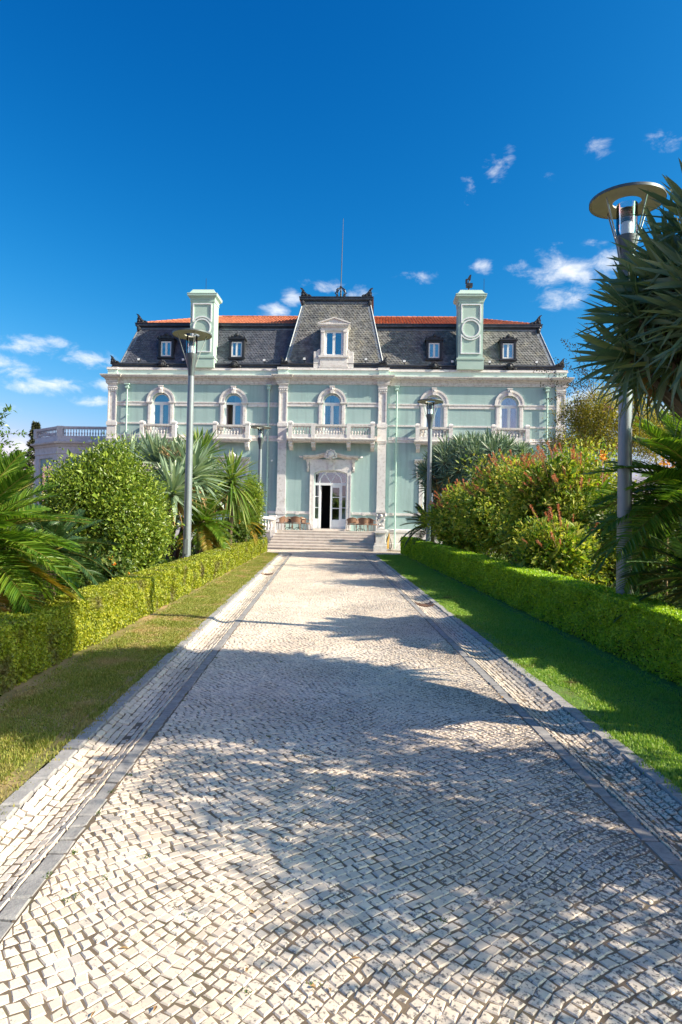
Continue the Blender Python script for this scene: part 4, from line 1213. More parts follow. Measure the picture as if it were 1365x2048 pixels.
# --- chimneys --------------------------------------------------------
def chimney(cx_, antenna, vane):
    y0, y1 = .12, 1.3
    m = MB()
    m.box(cx_-.85, cx_+.85, y0-.05, y1, 12.49, 13.10); m.box(cx_-.89, cx_+.89, y0-.09, y1, 13.10, 13.22)
    m.box(cx_-.79, cx_+.79, y0, y1, 13.22, 16.92)
    m.box(cx_-.82, cx_+.82, y0-.03, y1+.03, 16.82, 16.92)
    m.loft([[(cx_-w, y0-(w-.79), z), (cx_+w, y0-(w-.79), z), (cx_+w, y1+(w-.79), z), (cx_-w, y1+(w-.79), z)] for w, z in ((.80, 16.92), (.84, 17.08), (.98, 17.2), (.98, 17.30), (1.0, 17.32), (1.0, 17.36), (.86, 17.42), (.74, 17.60), (.70, 17.68))])
    c = V_(m, 'chimney', 'chimney_green')
    # raised panel mouldings: circle between two notched rectangles
    m = MB()
    t = .035; yy = (y0-.06, y0+.01)
    zc_, rc = 15.12, .52
    archring(m, cx_, zc_, rc, rc+.075, *yy, 28, 0, 2*pi)
    def bar(x0, x1, z0, z1): m.box(x0, x1, yy[0]+.001, yy[1], z0, z1)
    ro = rc+.16; xw = .60; zq = sqrt(max(0, (ro+.03)**2-xw**2))
    for s in (1, -1):
        ze = 16.72 if s > 0 else 13.48
        a0 = math.acos(xw/(ro+.03))
        archring(m, cx_, zc_, ro, ro+.07, *yy, 14, (a0 if s > 0 else pi+a0), (pi-a0 if s > 0 else 2*pi-a0))
        z0, z1 = sorted((zc_+s*zq, ze))
        bar(cx_-xw-.035, cx_-xw+.035, z0, z1); bar(cx_+xw-.035, cx_+xw+.035, z0, z1)
        bar(cx_-xw+.035, cx_+xw-.035, *sorted((ze, ze-s*.07)))
    sub(m, 'panel_moulding', 'white', c)
    if antenna is not None: sub(MB().tube([(cx_+antenna, .7, 17.6), (cx_+antenna, .7, 18.6)], .014, 5), 'antenna', 'iron', c)
    if vane:
        m = MB().lathe([(.07, 0), (.05, .05), (.05, .25), (.10, .3), (.10, .36)], 10, (cx_-.1, .6, 17.66))
        m.box(cx_-.28, cx_+.13, .42, .78, 18.0, 18.22); m.box(cx_-.32, cx_-.2, .45, .7, 18.25, 18.5); m.tube([(cx_-.1, .6, 18.2), (cx_-.05, .6, 18.55)], .05, 6)
        m.prism([(cx_-.22, 18.5), (cx_+.0, 18.45), (cx_+.05, 18.8), (cx_-.06, 18.78)], .5, .62)
        sub(m, 'siren', 'iron', c)
chimney(-8.72, .05, False)
chimney(8.82, .9, True)
# finial and mast on the centre pavilion
m = MB().lathe([(.12, 17.7), (.10, 17.95), (.07, 18.1), (.13, 18.2), (.06, 18.3), (.05, 18.9), (.12, 19.0), (.05, 19.1)], 10, (.2, 3.4, 0))
for k in range(8):
    a = 2*pi*k/8
    m.tube([(.2+cos(a)*r, 3.4+sin(a)*r, z) for r, z in ((.08, 18.25), (.26, 18.32), (.36, 18.55), (.30, 18.8), (.12, 18.95))], .028, 5)
    for r, z in ((.38, 18.6), (.3, 18.38), (.28, 18.84)): m.sphere((.2+cos(a)*r, 3.4+sin(a)*r, z), .055, n=6, m=4)
fin = V_(m, 'finial', 'iron')
sub(MB().tube([(.2, 3.4, 19.0), (.24, 3.4, 21.5), (.28, 3.4, 23.9)], [.035, .026, .014], 6), 'mast', 'iron', fin)
m = MB().tube([(10.2, 6, 16.5), (10.2, 6, 18.6)], .05, 6)
for z in (17.7, 18.1, 18.5): m.sphere((10.2, 6, z), .10)
V_(m, 'roof_vent', 'rust')
# security camera on the left wall
V_(MB().box(-3.92, -3.86, WY-.2, WY, 6.42, 6.48).sphere((-3.9, WY-.24, 6.40), .06), 'wall_camera', 'white')

# ------------------------------------------------------------------ stairs in front of the door
stairs = empty('entrance_stairs', (VO[0], VO[1], VB), -PHI)
tag(stairs, 'broad flight of seven pale limestone steps up to the open door', 'stairs')
SX0, SX1 = -3.42, 2.86
NR, RIS, TRD, YF = 7, (1.94-.79)/7, .33, -4.62
for k in range(NR):
    z1 = .79 + RIS*(k+1); y0 = YF+TRD*k
    x0_ = SX0 + (.35 if k == NR-1 else .05*k)
    y1 = y0+TRD+.02 if k < NR-1 else -.02
    mb = MB().box(x0_, SX1, y0+.03, y1, .4, z1-.045)
    mb.box(x0_, SX1, y0, y1, z1-.045, z1)
    mb.obj('step', 'stepstone', stairs, ORG)
MB().box(-6.5, SX0+.02, -2.7, -.02, .5, 1.90).box(SX0-.02, SX0+.3, -2.95, -2.6, .5, 1.90).obj('landing_block', 'lime', stairs, ORG)
# pier with carved panel at the right end
m = MB().box(2.80, 3.56, -4.72, -3.95, .5, 1.15).box(2.86, 3.50, -4.66, -4.0, 1.15, 1.30).box(2.92, 3.46, -4.62, -4.02, 1.30, 1.86)
m.box(2.86, 3.54, -4.70, -3.96, 1.86, 1.98).box(2.95, 3.45, -4.6, -4.1, 1.98, 2.14)
m.box(2.90, 3.50, -4.0, -.05, .5, 1.92)
m.obj('stair_pier', 'lime', stairs, ORG)
m = MB().loft([[(3.2-w, -4.35-d, z), (3.2+w, -4.35-d, z), (3.2+w, -4.35+d, z), (3.2-w, -4.35+d, z)] for w, d, z in ((.2, .2, 2.14), (.14, .14, 2.2), (.17, .17, 2.5), (.22, .2, 2.75), (.18, .18, 2.95), (.30, .26, 3.02), (.30, .26, 3.1))])
for sx in (-1, 1):
    m.sphere((3.2+sx*.24, -4.5, 2.9), .10); m.sphere((3.2+sx*.17, -4.5, 2.62), .08); m.sphere((3.2+sx*.1, -4.56, 2.35), .06)
m.sphere((3.2, -4.55, 2.85), .12)
m.obj('carved_pedestal', 'lime', stairs, ORG)
# side stair descending left behind the shrubs: newel, sloped rails and balusters
m = MB().box(-4.35, -4.02, -3.45, -3.12, .5, 2.72).box(-4.40, -3.97, -3.50, -3.07, 2.72, 2.82)
m.obj('newel', 'lime', stairs, ORG)
m = MB().box(-3.55, -3.22, -2.45, -2.12, 1.9, 2.72).box(-3.60, -3.17, -2.5, -2.07, 2.72, 2.82)
m.obj('newel', 'lime', stairs, ORG)
def sloped(p, q, z0, z1, h, t): 
    return [[(p[0], p[1], z0), (p[0]+t[0], p[1]+t[1], z0), (p[0]+t[0], p[1]+t[1], z0+h), (p[0], p[1], z0+h)], [(q[0], q[1], z1), (q[0]+t[0], q[1]+t[1], z1), (q[0]+t[0], q[1]+t[1], z1+h), (q[0], q[1], z1+h)]]
MB().loft(sloped((-4.3, -3.3), (-5.4, -4.6), 2.50, 1.35, .16, (.22, -.1))).obj('sloped_rail', 'lime', stairs, ORG)
MB().loft(sloped((-4.3, -3.3), (-5.4, -4.6), 1.55, .40, .30, (.26, -.12))).obj('stringer', 'lime', stairs, ORG)
MB().loft(sloped((-4.05, -3.2), (-3.4, -2.3), 2.60, 2.55, .14, (.2, -.12))).obj('rail', 'lime', stairs, ORG)
for k in range(6):
    t = (k+.7)/6.4
    o = bpy.data.objects.new('baluster', bal_me); o.location = (-4.2-1.1*t, -3.35-1.3*t, 1.85-1.15*t-VB+.0); o.scale = (1.3, 1.3, 1.45); link(o, stairs)
for k in range(4):
    t = (k+.6)/4.2
    o = bpy.data.objects.new('baluster', bal_me); o.location = (-3.98+.6*t, -3.2+.9*t, 1.9-VB); o.scale = (1.3, 1.3, 1.5); link(o, stairs)
rc = empty('folding_chair', (VO[0]-5.2, VO[1]-2.2, 1.9), -PHI)
tag(rc, 'dark red slatted chair just visible behind the left stair balustrade', 'chair')
for k in range(4): MB().box(-.22, .22, .0, .03, .35+.16*k, .45+.16*k).obj('slat', 'red', rc)
MB().box(-.24, -.2, 0, .04, 0, 1.0).box(.2, .24, 0, .04, 0, 1.0).box(-.24, .24, -.4, .03, .30, .34).box(-.24, -.2, -.4, -.36, 0, .3).box(.2, .24, -.4, -.36, 0, .3).obj('frame', 'red', rc)

# ------------------------------------------------------------------ single-storey pavilion on the left
ann = empty('garden_pavilion', (VO[0], VO[1], VB), -PHI)
tag(ann, 'single-storey grey stone pavilion with balustraded roof terrace left of the villa', 'pavilion')
AP = [(-22.3, 13), (-22.3, 5.1), (-19.7, 3.2), (-14.95, 3.2)]
def A_(mb, name, mat): return mb.obj(name, mat, ann, ORG)
m = MB()
m.molding([(-.3, VB-.2), (0, VB-.2), (0, 2.9), (-.3, 2.9)], AP); m.molding([(-.3, 6.75), (0, 6.75), (0, 7.5), (-.3, 7.5)], AP)
A_(m, 'wall', 'lime_grey')
def on_chamfer(t, o=0):
    a, b = np.array(AP[1]), np.array(AP[2]); d = (b-a)/np.linalg.norm(b-a); nn = np.array([d[1], -d[0]]); return a+(b-a)*t+nn*o, d, nn
def pier(p, d, nn, w, z0, z1, name='pier', mat='lime_grey', pr=.0, dp=.3):
    q = [p-d*w+nn*pr, p+d*w+nn*pr, p+d*w-nn*dp, p-d*w-nn*dp]
    return A_(MB().prism_z([tuple(x) for x in q], z0, z1), name, mat)
d0, n0 = np.array([1.0, 0]), np.array([0, -1.0])
for x, w in ((-19.4, .32), (-15.3, .4)): pier(np.array([x, 3.2]), d0, n0, w, 2.9, 6.75)
p_, d_, n_ = on_chamfer(.10); pier(p_, d_, n_, .32, 2.9, 6.75); p_, d_, n_ = on_chamfer(.90); pier(p_, d_, n_, .32, 2.9, 6.75)
pier(np.array([-22.3, 8.9]), np.array([0, -1.0]), np.array([-1.0, 0]), 3.9, 2.9, 6.75)
for x in (-19.42,): pier(np.array([x, 3.2]), d0, n0, .17, 3.2, 6.7, 'pilaster', 'lime_grey', .06, .0)
m = MB().molding([(0, 7.0), (.05, 7.02), (.05, 7.10), (.02, 7.12), (.02, 7.5), (.08, 7.56), (.12, 7.66), (.30, 7.74), (.33, 7.86), (0, 7.92)], AP); A_(m, 'cornice', 'lime_grey')
A_(MB().molding([(-.2, 7.9), (.04, 7.9), (.04, 8.28), (-.2, 8.28)], AP), 'parapet_base', 'lime_grey')
A_(MB().molding([(-.22, 8.78), (.06, 8.78), (.06, 8.82), (.08, 8.84), (.08, 8.95), (-.22, 8.95)], AP), 'rail', 'lime_grey')
A_(MB().prism_z([(-22.3, 13), (-22.3, 5.1), (-19.7, 3.2), (-14.95, 3.2), (-14.95, 13)], 7.88, 7.95), 'terrace_floor', 'lime_grey')
for x, w in ((-19.55, .22), (-15.5, .55)): pier(np.array([x, 3.2]), d0, n0, w, 8.27, 8.98, 'post', 'lime_grey', .07, .22)
p_, d_, n_ = on_chamfer(.0); pier(p_, d_, n_, .2, 8.27, 8.98, 'post', 'lime_grey', .07, .22)
balusters(ann, -19.3, -16.1, 3.28, 8.28, 16, bal_me_g)
a, b = on_chamfer(.06, -.08)[0], on_chamfer(.93, -.08)[0]
balusters(ann, a[0], b[0], a[1], 8.28, 14, bal_me_g, b[1]-a[1])
def annex_window(p0, p1, z0, z1):
    p0, p1 = np.array(p0), np.array(p1); d = (p1-p0)/np.linalg.norm(p1-p0); nn = np.array([d[1], -d[0]]); L = np.linalg.norm(p1-p0)
    def bx(u0, u1, o0, o1, a, b): 
        return [tuple(p0+d*u0+nn*o0), tuple(p0+d*u1+nn*o0), tuple(p0+d*u1+nn*o1), tuple(p0+d*u0+nn*o1)], a, b
    m = MB()
    for u0, u1, a, b in ((0, .1, z0, z1), (L-.1, L, z0, z1), (.1, L-.1, z0, z0+.1), (.1, L-.1, z1-.55, z1), (L/2-.05, L/2+.05, z0+.1, z1-.55), (.1, L-.1, z1-1.0, z1-.93)):
        m.prism_z(*bx(u0, u1, -.18, -.10, a, b))
    w = A_(m, 'window', 'shutter')
    sub(MB().prism_z(*bx(.1, L-.1, -.155, -.145, z0+.1, z1-.55)), 'pane', 'glass', w)
    sub(MB().prism_z(*bx(.0, L, -.29, -.28, z0, z1)), 'blind_or_backing', 'room', w)  # backing sheet behind the glass, coloured dark as the pavilion's unlit interior
annex_window((-19.08, 3.2), (-15.7, 3.2), 2.9, 6.75)
annex_window(on_chamfer(.2)[0], on_chamfer(.8)[0], 2.9, 6.75)
A_(MB().box(-17.3, -17.05, 2.75, 3.0, 7.80, 7.95).box(-17.2, -17.15, 2.9, 3.1, 7.86, 7.92), 'floodlight', 'white')

# ================================================================== STREET FURNITURE
def lamp_post(x, y, H, label):
    z0 = gz(y)-.1
    e = empty('lamp_post', (x, y, z0)); tag(e, label, 'lamp post', 'tall disc-topped garden lamp posts')
    H = H+.1
    MB().lathe([(.125, 0), (.122, .6), (.118, 1.4), (.10, H-2.0), (.088, H-1.18)], 20).obj('pole', 'pole', e, smooth=True)
    MB().box(-.05, .05, -.1255, -.10, .9, 1.35).obj('access_door', 'pole', e)
    MB().lathe([(.088, H-1.3), (.095, H-1.22), (.10, H-1.15), (.155, H-.78), (.175, H-.66), (.18, H-.60), (.15, H-.60)], 20).obj('lamp_cup', 'lampmetal', e, smooth=True)
    MB().lathe([(.165, H-.6), (.170, H-.06), (.166, H-.05), (.160, H-.06), (.157, H-.6)], 24, caps=False).obj('glass_cylinder', 'lampglass', e, smooth=True)
    m = MB().lathe([(.05, H-.60), (.085, H-.58), (.085, H-.36), (.06, H-.34)], 16)
    m.obj('bulb_holder', 'white', e, smooth=True)
    for k in range(6):
        z = H-.33+.042*k
        MB().lathe([(.07, z), (.105, z-.012), (.105, z-.004), (.07, z+.010)], 16).obj('louvre_ring', 'lampmetal', e)
    ri, ro = .225, .59
    MB().loft([[(r*cos(2*pi*k/40), r*sin(2*pi*k/40), z) for r, z in ((ri, H-.015), (ri+.01, H+.02), (ro-.03, H+.035), (ro, H+.02), (ro, H-.015), (ro-.02, H-.02), (ro-.025, H-.008))] for k in range(41)], True, False).obj('disc_shade', 'disc', e, smooth=True)
    MB().loft([[(r*cos(2*pi*k/40), r*sin(2*pi*k/40), z) for r, z in ((ro+.002, H-.018), (ro+.010, H-.018), (ro+.010, H+.028), (ro+.002, H+.028))] for k in range(41)], True, False).obj('disc_rim', 'lampmetal', e, smooth=True)
    for k in range(4):
        a = radians(20)+k*pi/2
        MB().tube([(.10*cos(a), .10*sin(a), H-1.05), (.17*cos(a), .17*sin(a), H-.80), (.44*cos(a), .44*sin(a), H-.01)], .013, 6).obj('rod', 'steel', e)
lamp_post(-4.12, 20.5, 7.55, 'tall grey lamp post behind the left hedge, nearer of the left pair')
lamp_post(-3.70, 39.0, 7.10, 'slim grey lamp post beside the left end of the stairs')
lamp_post(4.90, 30.5, 7.40, 'grey lamp post in front of the dark dragon tree on the right')
lamp_post(4.99, 10.85, 7.42, 'nearest lamp post at right, its head half hidden by spiky leaves')

def villa_pt(x, y, z):
    return (VO[0] + x*cos(PHI) + y*sin(PHI), VO[1] - x*sin(PHI) + y*cos(PHI), z)
ZL = 1.94
def make_chair(name):
    e = empty(name, (0, 0, 0))
    n = 14
    def arcp(r, a): return (r*cos(a), r*sin(a))
    A = [radians(20+140*k/n) for k in range(n+1)]
    m = MB().loft([[(.27*cos(a), .25*sin(a), .47), (.285*cos(a), .265*sin(a), .47), (.325*cos(a), .305*sin(a), .66+.16*max(0, sin(a))), (.305*cos(a), .285*sin(a), .66+.16*max(0, sin(a)))] for a in A])
    m.obj('backrest', 'wicker', e)
    MB().lathe([(.24, .39), (.28, .40), (.28, .44), (.24, .46)], 14).obj('seat', 'wicker', e)
    A2 = [radians(-25+230*k/18) for k in range(19)]
    MB().tube([(.33*cos(a), .31*sin(a), .64+.18*max(0, sin(a))) for a in A2], .02, 6).obj('arm_rim', 'wicker', e)
    for sx in (-1, 1):
        MB().tube([(sx*.30, -.13, .64), (sx*.27, -.16, .44)], .015, 6).obj('arm_support', 'wicker', e)
    for sx, sy in ((-1, -1), (1, -1), (-1, 1), (1, 1)):
        MB().tube([(sx*.22, sy*.20, .42), (sx*.26, sy*.25, 0)], [.018, .015], 6).obj('leg', 'wicker', e)
    return e
def make_table(name):
    e = empty(name, (0, 0, 0))
    MB().lathe([(.36, .71), (.38, .715), (.38, .735), (.36, .74)], 22).obj('table_top', 'tabletop', e)
    MB().lathe([(.035, .06), (.025, .15), (.025, .60), (.12, .70)], 10).obj('pedestal', 'iron', e)
    for k in range(4):
        a = k*pi/2+.4
        MB().tube([(.03*cos(a), .03*sin(a), .14), (.16*cos(a), .16*sin(a), .15), (.26*cos(a), .26*sin(a), .08), (.31*cos(a), .31*sin(a), .01)], .018, 6).obj('foot', 'iron', e)
    return e
chair0, table0 = make_chair('wicker_chair'), make_table('bistro_table')
CH = [(-2.98, -2.05, 70, 'brown wicker armchair nearest the left newel, facing right'), (-2.55, -1.15, 180, 'brown wicker armchair against the wall, second from the left newel'),
      (-1.98, -2.12, 0, 'brown wicker armchair between the two left tables'), (-1.45, -1.60, 250, 'brown wicker armchair just left of the open door'),
      (1.42, -1.95, 15, 'brown wicker armchair just right of the door, back turned'), (2.20, -2.15, -10, 'brown wicker armchair in the middle of the right group, back turned'),
      (2.72, -1.75, -60, 'brown wicker armchair beside the carved pedestal'), (1.95, -1.0, 180, 'brown wicker armchair against the wall behind the right table')]
for i, (x, y, a, lb) in enumerate(CH):
    o = chair0 if i == 0 else copy_tree(chair0)
    o.location = villa_pt(x, y, ZL); o.rotation_euler = (0, 0, radians(180+a)-PHI)
    tag(o, lb, 'armchair', 'wicker armchairs on the landing')
for i, (x, y, lb) in enumerate([(-2.42, -1.75, 'round pale bistro table nearest the left newel'), (-1.88, -1.45, 'round pale bistro table nearer the door on the left'), (2.0, -1.55, 'round pale bistro table right of the door')]):
    o = table0 if i == 0 else copy_tree(table0)
    o.location = villa_pt(x, y, ZL); tag(o, lb, 'table', 'bistro tables on the landing')

# garden hose hung on the plinth
hp = villa_pt(3.78, -.35, 0)
e = empty('garden_hose', (hp[0], hp[1], .82)); tag(e, 'yellow and black garden hose hung on the wall right of the stairs', 'hose')
MB().tube([(0, 0, 1.0), (-.06, -.05, .6), (-.10, -.06, .2), (-.14, -.08, .02)], .035, 8).obj('yellow_hose', 'hose_y', e, smooth=True)
MB().tube([(.01, -.02, 1.0), (-.02, -.06, .65), (-.04, -.07, .3), (-.05, -.1, .03)], .03, 8).obj('yellow_hose', 'hose_y', e, smooth=True)
P = [(0, 0, .98), (-.12, -.03, .7), (-.16, -.03, .45), (-.02, -.04, .95), (.10, -.02, .6), (.17, -.02, .3), (.16, -.03, .12), (.08, -.03, .04), (0, -.03, .10), (.0, -.04, .3), (.03, -.04, .22)]
MB().tube(P, .022, 8).obj('black_hose', 'hose_b', e, smooth=True)
MB().tube([(0, .25, 1.02), (0, 0, 1.02), (0, -.06, 1.0)], .02, 6).obj('hook', 'iron', e)

# ================================================================== PLANTING
def unit(v): return v/np.maximum(np.linalg.norm(v, axis=-1, keepdims=True), 1e-9)
def rand_dirs(n, r=rng): return unit(r.normal(size=(n, 3)))

def leaf_mesh(P, D, N, L, Wd, fold=.18):
    """pointed two-sided leaves: base P, direction D, normal N"""
    D = unit(D); S = unit(np.cross(D, N)); U = np.cross(S, D)
    L = L[:, None]; w = Wd[:, None]
    v0 = P; v1 = P + D*L*.45 + S*w*.5 + U*w*fold; v2 = P + D*L - U*L*.05; v3 = P + D*L*.45 - S*w*.5 + U*w*fold
    V = np.stack([v0, v1, v2, v3], 1).reshape(-1, 3)
    b = np.arange(len(P))*4
    F = np.concatenate([np.stack([b, b+1, b+2], 1), np.stack([b, b+2, b+3], 1)])
    return V, F

def blades(O, D, L, Wd, droop, k=4, r=rng, prof=(.5, .95, 1.0, .72, .03)):
    """long sword leaves with a keel; droop bends them down"""
    n = len(O); D = unit(D)
    up = np.array([0, 0, 1.0]) + r.normal(0, .25, (n, 3))
    S = unit(np.cross(D, up)); U = np.cross(S, D)
    V = []
    for j in range(k+1):
        t = j/k
        c = O + D*(L*t)[:, None] + np.array([0, 0, -1.0])*(droop*L*t*t)[:, None]
        w = (Wd*np.interp(t, np.linspace(0, 1, len(prof)), prof))[:, None]*.5
        V += [c - S*w + U*w*.35, c, c + S*w + U*w*.35]
    V = np.stack(V, 1).reshape(-1, 3); m = 3*(k+1)
    b = (np.arange(n)*m)[:, None]
    F = []
    for j in range(k):
        for i in (0, 1):
            F.append(np.concatenate([b+3*j+i, b+3*j+i+1, b+3*j+i+4, b+3*j+i+3], 1))
    return V, np.concatenate(F)

def join(parts):
    Vs, Fs, o = [], [], 0
    for V, F in parts:
        Vs.append(V); Fs.append(F+o); o += len(V)
    return np.concatenate(Vs), np.concatenate(Fs)

MT['bark'] = stone('grey_brown_bark', (.10, .08, .06), (.20, .17, .13), 8, .9, bmp=.8)
MT['fibre'] = stone('fibrous_trunk', (.09, .06, .04), (.17, .12, .08), 14, .95, bmp=1.0)
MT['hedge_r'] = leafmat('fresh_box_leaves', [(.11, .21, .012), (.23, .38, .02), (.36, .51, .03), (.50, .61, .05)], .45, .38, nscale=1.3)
MT['hedge_l'] = leafmat('sunburnt_box_leaves', [(.09, .14, .012), (.20, .25, .018), (.34, .38, .022), (.46, .46, .04)], .5, .3, nscale=1.1, patch=(.17, .15, .06), patch_thr=(.52, .70))
MT['hedgecore'] = plain('hedge_twigs', (.028, .034, .014), .9, var=.4, scale=20)
MT['pitto'] = leafmat('glossy_shrub_leaves', [(.035, .075, .01), (.10, .17, .02), (.22, .31, .035), (.36, .42, .06)], .38, .25, nscale=.8)
MT['salvia'] = leafmat('soft_shrub_leaves', [(.05, .12, .015), (.13, .23, .025), (.32, .38, .04), (.56, .50, .09)], .5, .38, nscale=.9, patch=(.42, .40, .06), patch_thr=(.55, .75))
MT['spike'] = leafmat('red_flower_spikes', [(.44, .09, .05), (.56, .17, .09), (.60, .30, .16)], .6, .2)
MT['stalk'] = plain('tan_stalk', (.36, .24, .12), .8, var=.25)
MT['drystalk'] = plain('grey_dry_stalk', (.36, .33, .29), .9, var=.2)
MT['cycad'] = leafmat('cycad_leaflets', [(.04, .105, .010), (.08, .18, .015), (.14, .25, .025), (.22, .30, .035)], .35, .3, nscale=1.5)
MT['cycad_y'] = leafmat('yellowing_cycad_leaflets', [(.10, .14, .015), (.20, .20, .02), (.34, .24, .03), (.42, .22, .04)], .45, .3, nscale=2.0)
MT['cycad_d'] = leafmat('dark_cycad_leaflets', [(.025, .07, .025), (.05, .11, .035), (.08, .15, .05)], .4, .2, nscale=1.5)
MT['rachis'] = plain('yellow_rachis', (.24, .22, .05), .5, var=.2)
MT['dragon'] = leafmat('glaucous_sword_leaves', [(.06, .115, .075), (.11, .18, .115), (.19, .27, .17), (.28, .35, .21)], .42, .12, nscale=.7)
MT['dragon_n'] = leafmat('near_sword_leaves', [(.06, .12, .07), (.11, .185, .105), (.18, .26, .15), (.28, .33, .13)], .48, .22, nscale=.7)
MT['yucca_b'] = leafmat('blue_green_yucca', [(.08, .15, .10), (.18, .26, .17), (.31, .40, .27), (.44, .51, .33)], .42, .15, nscale=.7)
MT['yucca_g'] = leafmat('bright_yucca', [(.05, .11, .015), (.10, .19, .025), (.19, .28, .05), (.32, .36, .11)], .4, .25, nscale=.7)
MT['dryleaf'] = leafmat('dry_leaves', [(.22, .12, .05), (.36, .22, .10), (.45, .30, .14)], .8, .2)
MT['myrtle'] = leafmat('autumn_small_leaves', [(.08, .11, .012), (.18, .19, .025), (.34, .29, .04), (.48, .35, .06)], .5, .4, nscale=.9)
MT['seed'] = plain('dark_seed_pods', (.045, .04, .02), .7, var=.3)
MT['pink'] = leafmat('pink_blossom', [(.55, .10, .35), (.65, .25, .50)], .6, .3)
MT['orange'] = leafmat('orange_blossom', [(.75, .22, .02), (.80, .38, .04)], .6, .2)
MT['conifer'] = leafmat('dark_conifer_needles', [(.02, .035, .015), (.045, .06, .025), (.09, .09, .04)], .6, .1)
MT['citrus'] = leafmat('broad_bright_leaves', [(.06, .13, .015), (.12, .22, .025), (.22, .34, .05)], .35, .35)
MT['strap'] = leafmat('strappy_leaves', [(.03, .09, .02), (.06, .14, .03), (.10, .19, .05)], .4, .25)
MT['cover'] = leafmat('ground_cover_leaves', [(.03, .07, .012), (.06, .12, .02), (.11, .18, .03), (.2, .22, .05)], .5, .25)

# ---- clipped hedges
def hedge(side, y0, y1, hgt, thick, mat, N, label):
    e = empty('box_hedge', (hedge_front(side, y0)+side*thick/2, y0, gz(y0))); tag(e, label, 'hedge', 'clipped box hedges along the drive')
    org = tuple(e.location)
    inset = .05
    ys = np.arange(y0+.04, y1-.03, .25); V = []
    for y in ys:
        xf = hedge_front(side, y)
        j = .012*sin(y*3.1)
        for u, h in ((inset+.03, -.08), (inset, .2), (inset+j, hgt-.09), (inset+.05, hgt-.045), (thick-.1, hgt-.045), (thick-inset, hgt-.1), (thick-inset, -.08)):
            V.append((xf+side*u, y, gz(y)+h))
    F = [(7*i+k, 7*i+k+1, 7*i+k+8, 7*i+k+7) for i in range(len(ys)-1) for k in range(6)] + [(0, 1, 2, 3), (0, 3, 4, 6), (4, 5, 6, 6)][:2]
    n7 = 7*(len(ys)-1)
    F += [(n7, n7+1, n7+2, n7+3), (n7, n7+3, n7+4, n7+6), (0, 3, 4, 6)]
    npmesh('branches', V, np.array(F), 'hedgecore', e, org)
    # leaf layer, denser where it is near
    t = rng.random(N); yn = max(y0, 5.5)
    y = yn + (y1-yn)*t**1.7
    few = int(N*.05); y[:few] = y0 + (yn-y0)*rng.random(few) if yn > y0 else y[:few]
    face = rng.random(N)
    xf = np.interp(y, np.linspace(y0, y1, 200), [hedge_front(side, q) for q in np.linspace(y0, y1, 200)])
    lump = .012*np.sin(y*2.3+side) + .008*np.sin(y*5.9) + .006*np.sin(y*13.0)
    P = np.zeros((N, 3)); Nn = np.zeros((N, 3))
    fr = face < .56; tp = (face >= .56) & (face < .92); bk = face >= .92
    hh = rng.random(N); hh[fr] = hh[fr]**.82
    dep = np.abs(rng.normal(0, .018, N))
    lz = .008*np.sin(y*3.7+2)+.006*np.sin(y*9.1)
    P[fr] = np.stack([xf+side*(lump+dep+.02*np.sin(hh*9+y*4)), y, hh*(hgt-.02)+.03], 1)[fr]; Nn[fr] = (-side, 0, .25)
    P[tp] = np.stack([xf+side*hh*thick, y, hgt+lz-dep-.03*(hh < .06)], 1)[tp]; Nn[tp] = (0, 0, 1)
    P[bk] = np.stack([xf+side*(thick-dep), y, hgt*(.45+.55*hh)], 1)[bk]; Nn[bk] = (side, 0, .3)
    nend = int(N*.02)
    for yy, sg, cnt in ((y1, 1, nend), (y0, -1, nend)):
        i = rng.integers(0, N, cnt)
        P[i] = np.stack([hedge_front(side, yy)+side*rng.random(cnt)*thick, np.full(cnt, yy)-sg*np.abs(rng.normal(0, .02, cnt)), rng.random(cnt)*hgt], 1); Nn[i] = (0, sg, .2)
    st = rng.random(N) < .006; P[st] += Nn[st]*rng.uniform(.01, .05, (st.sum(), 1))
    P[:, 2] += SLOPE*P[:, 1]
    Nr = unit(Nn + rng.normal(0, .55, (N, 3)))
    D = unit(np.cross(Nr, rng.normal(size=(N, 3)))*.9 + Nn*.28 + np.array([0, 0, .22]))
    sz = rng.uniform(.014, .024, N)*(1+P[:, 1]/13)
    V, F = leaf_mesh(P, D, Nr, sz*1.25, sz)
    tag(npmesh('foliage', V, F, mat, e, org), kind='stuff')
hedge(-1, 2.2, 36.2, .72, .66, 'hedge_l', 150000, 'clipped yellow-green box hedge along the left lawn')
hedge(1, 2.2, 36.4, .88, .62, 'hedge_r', 150000, 'clipped bright green box hedge along the right lawn')

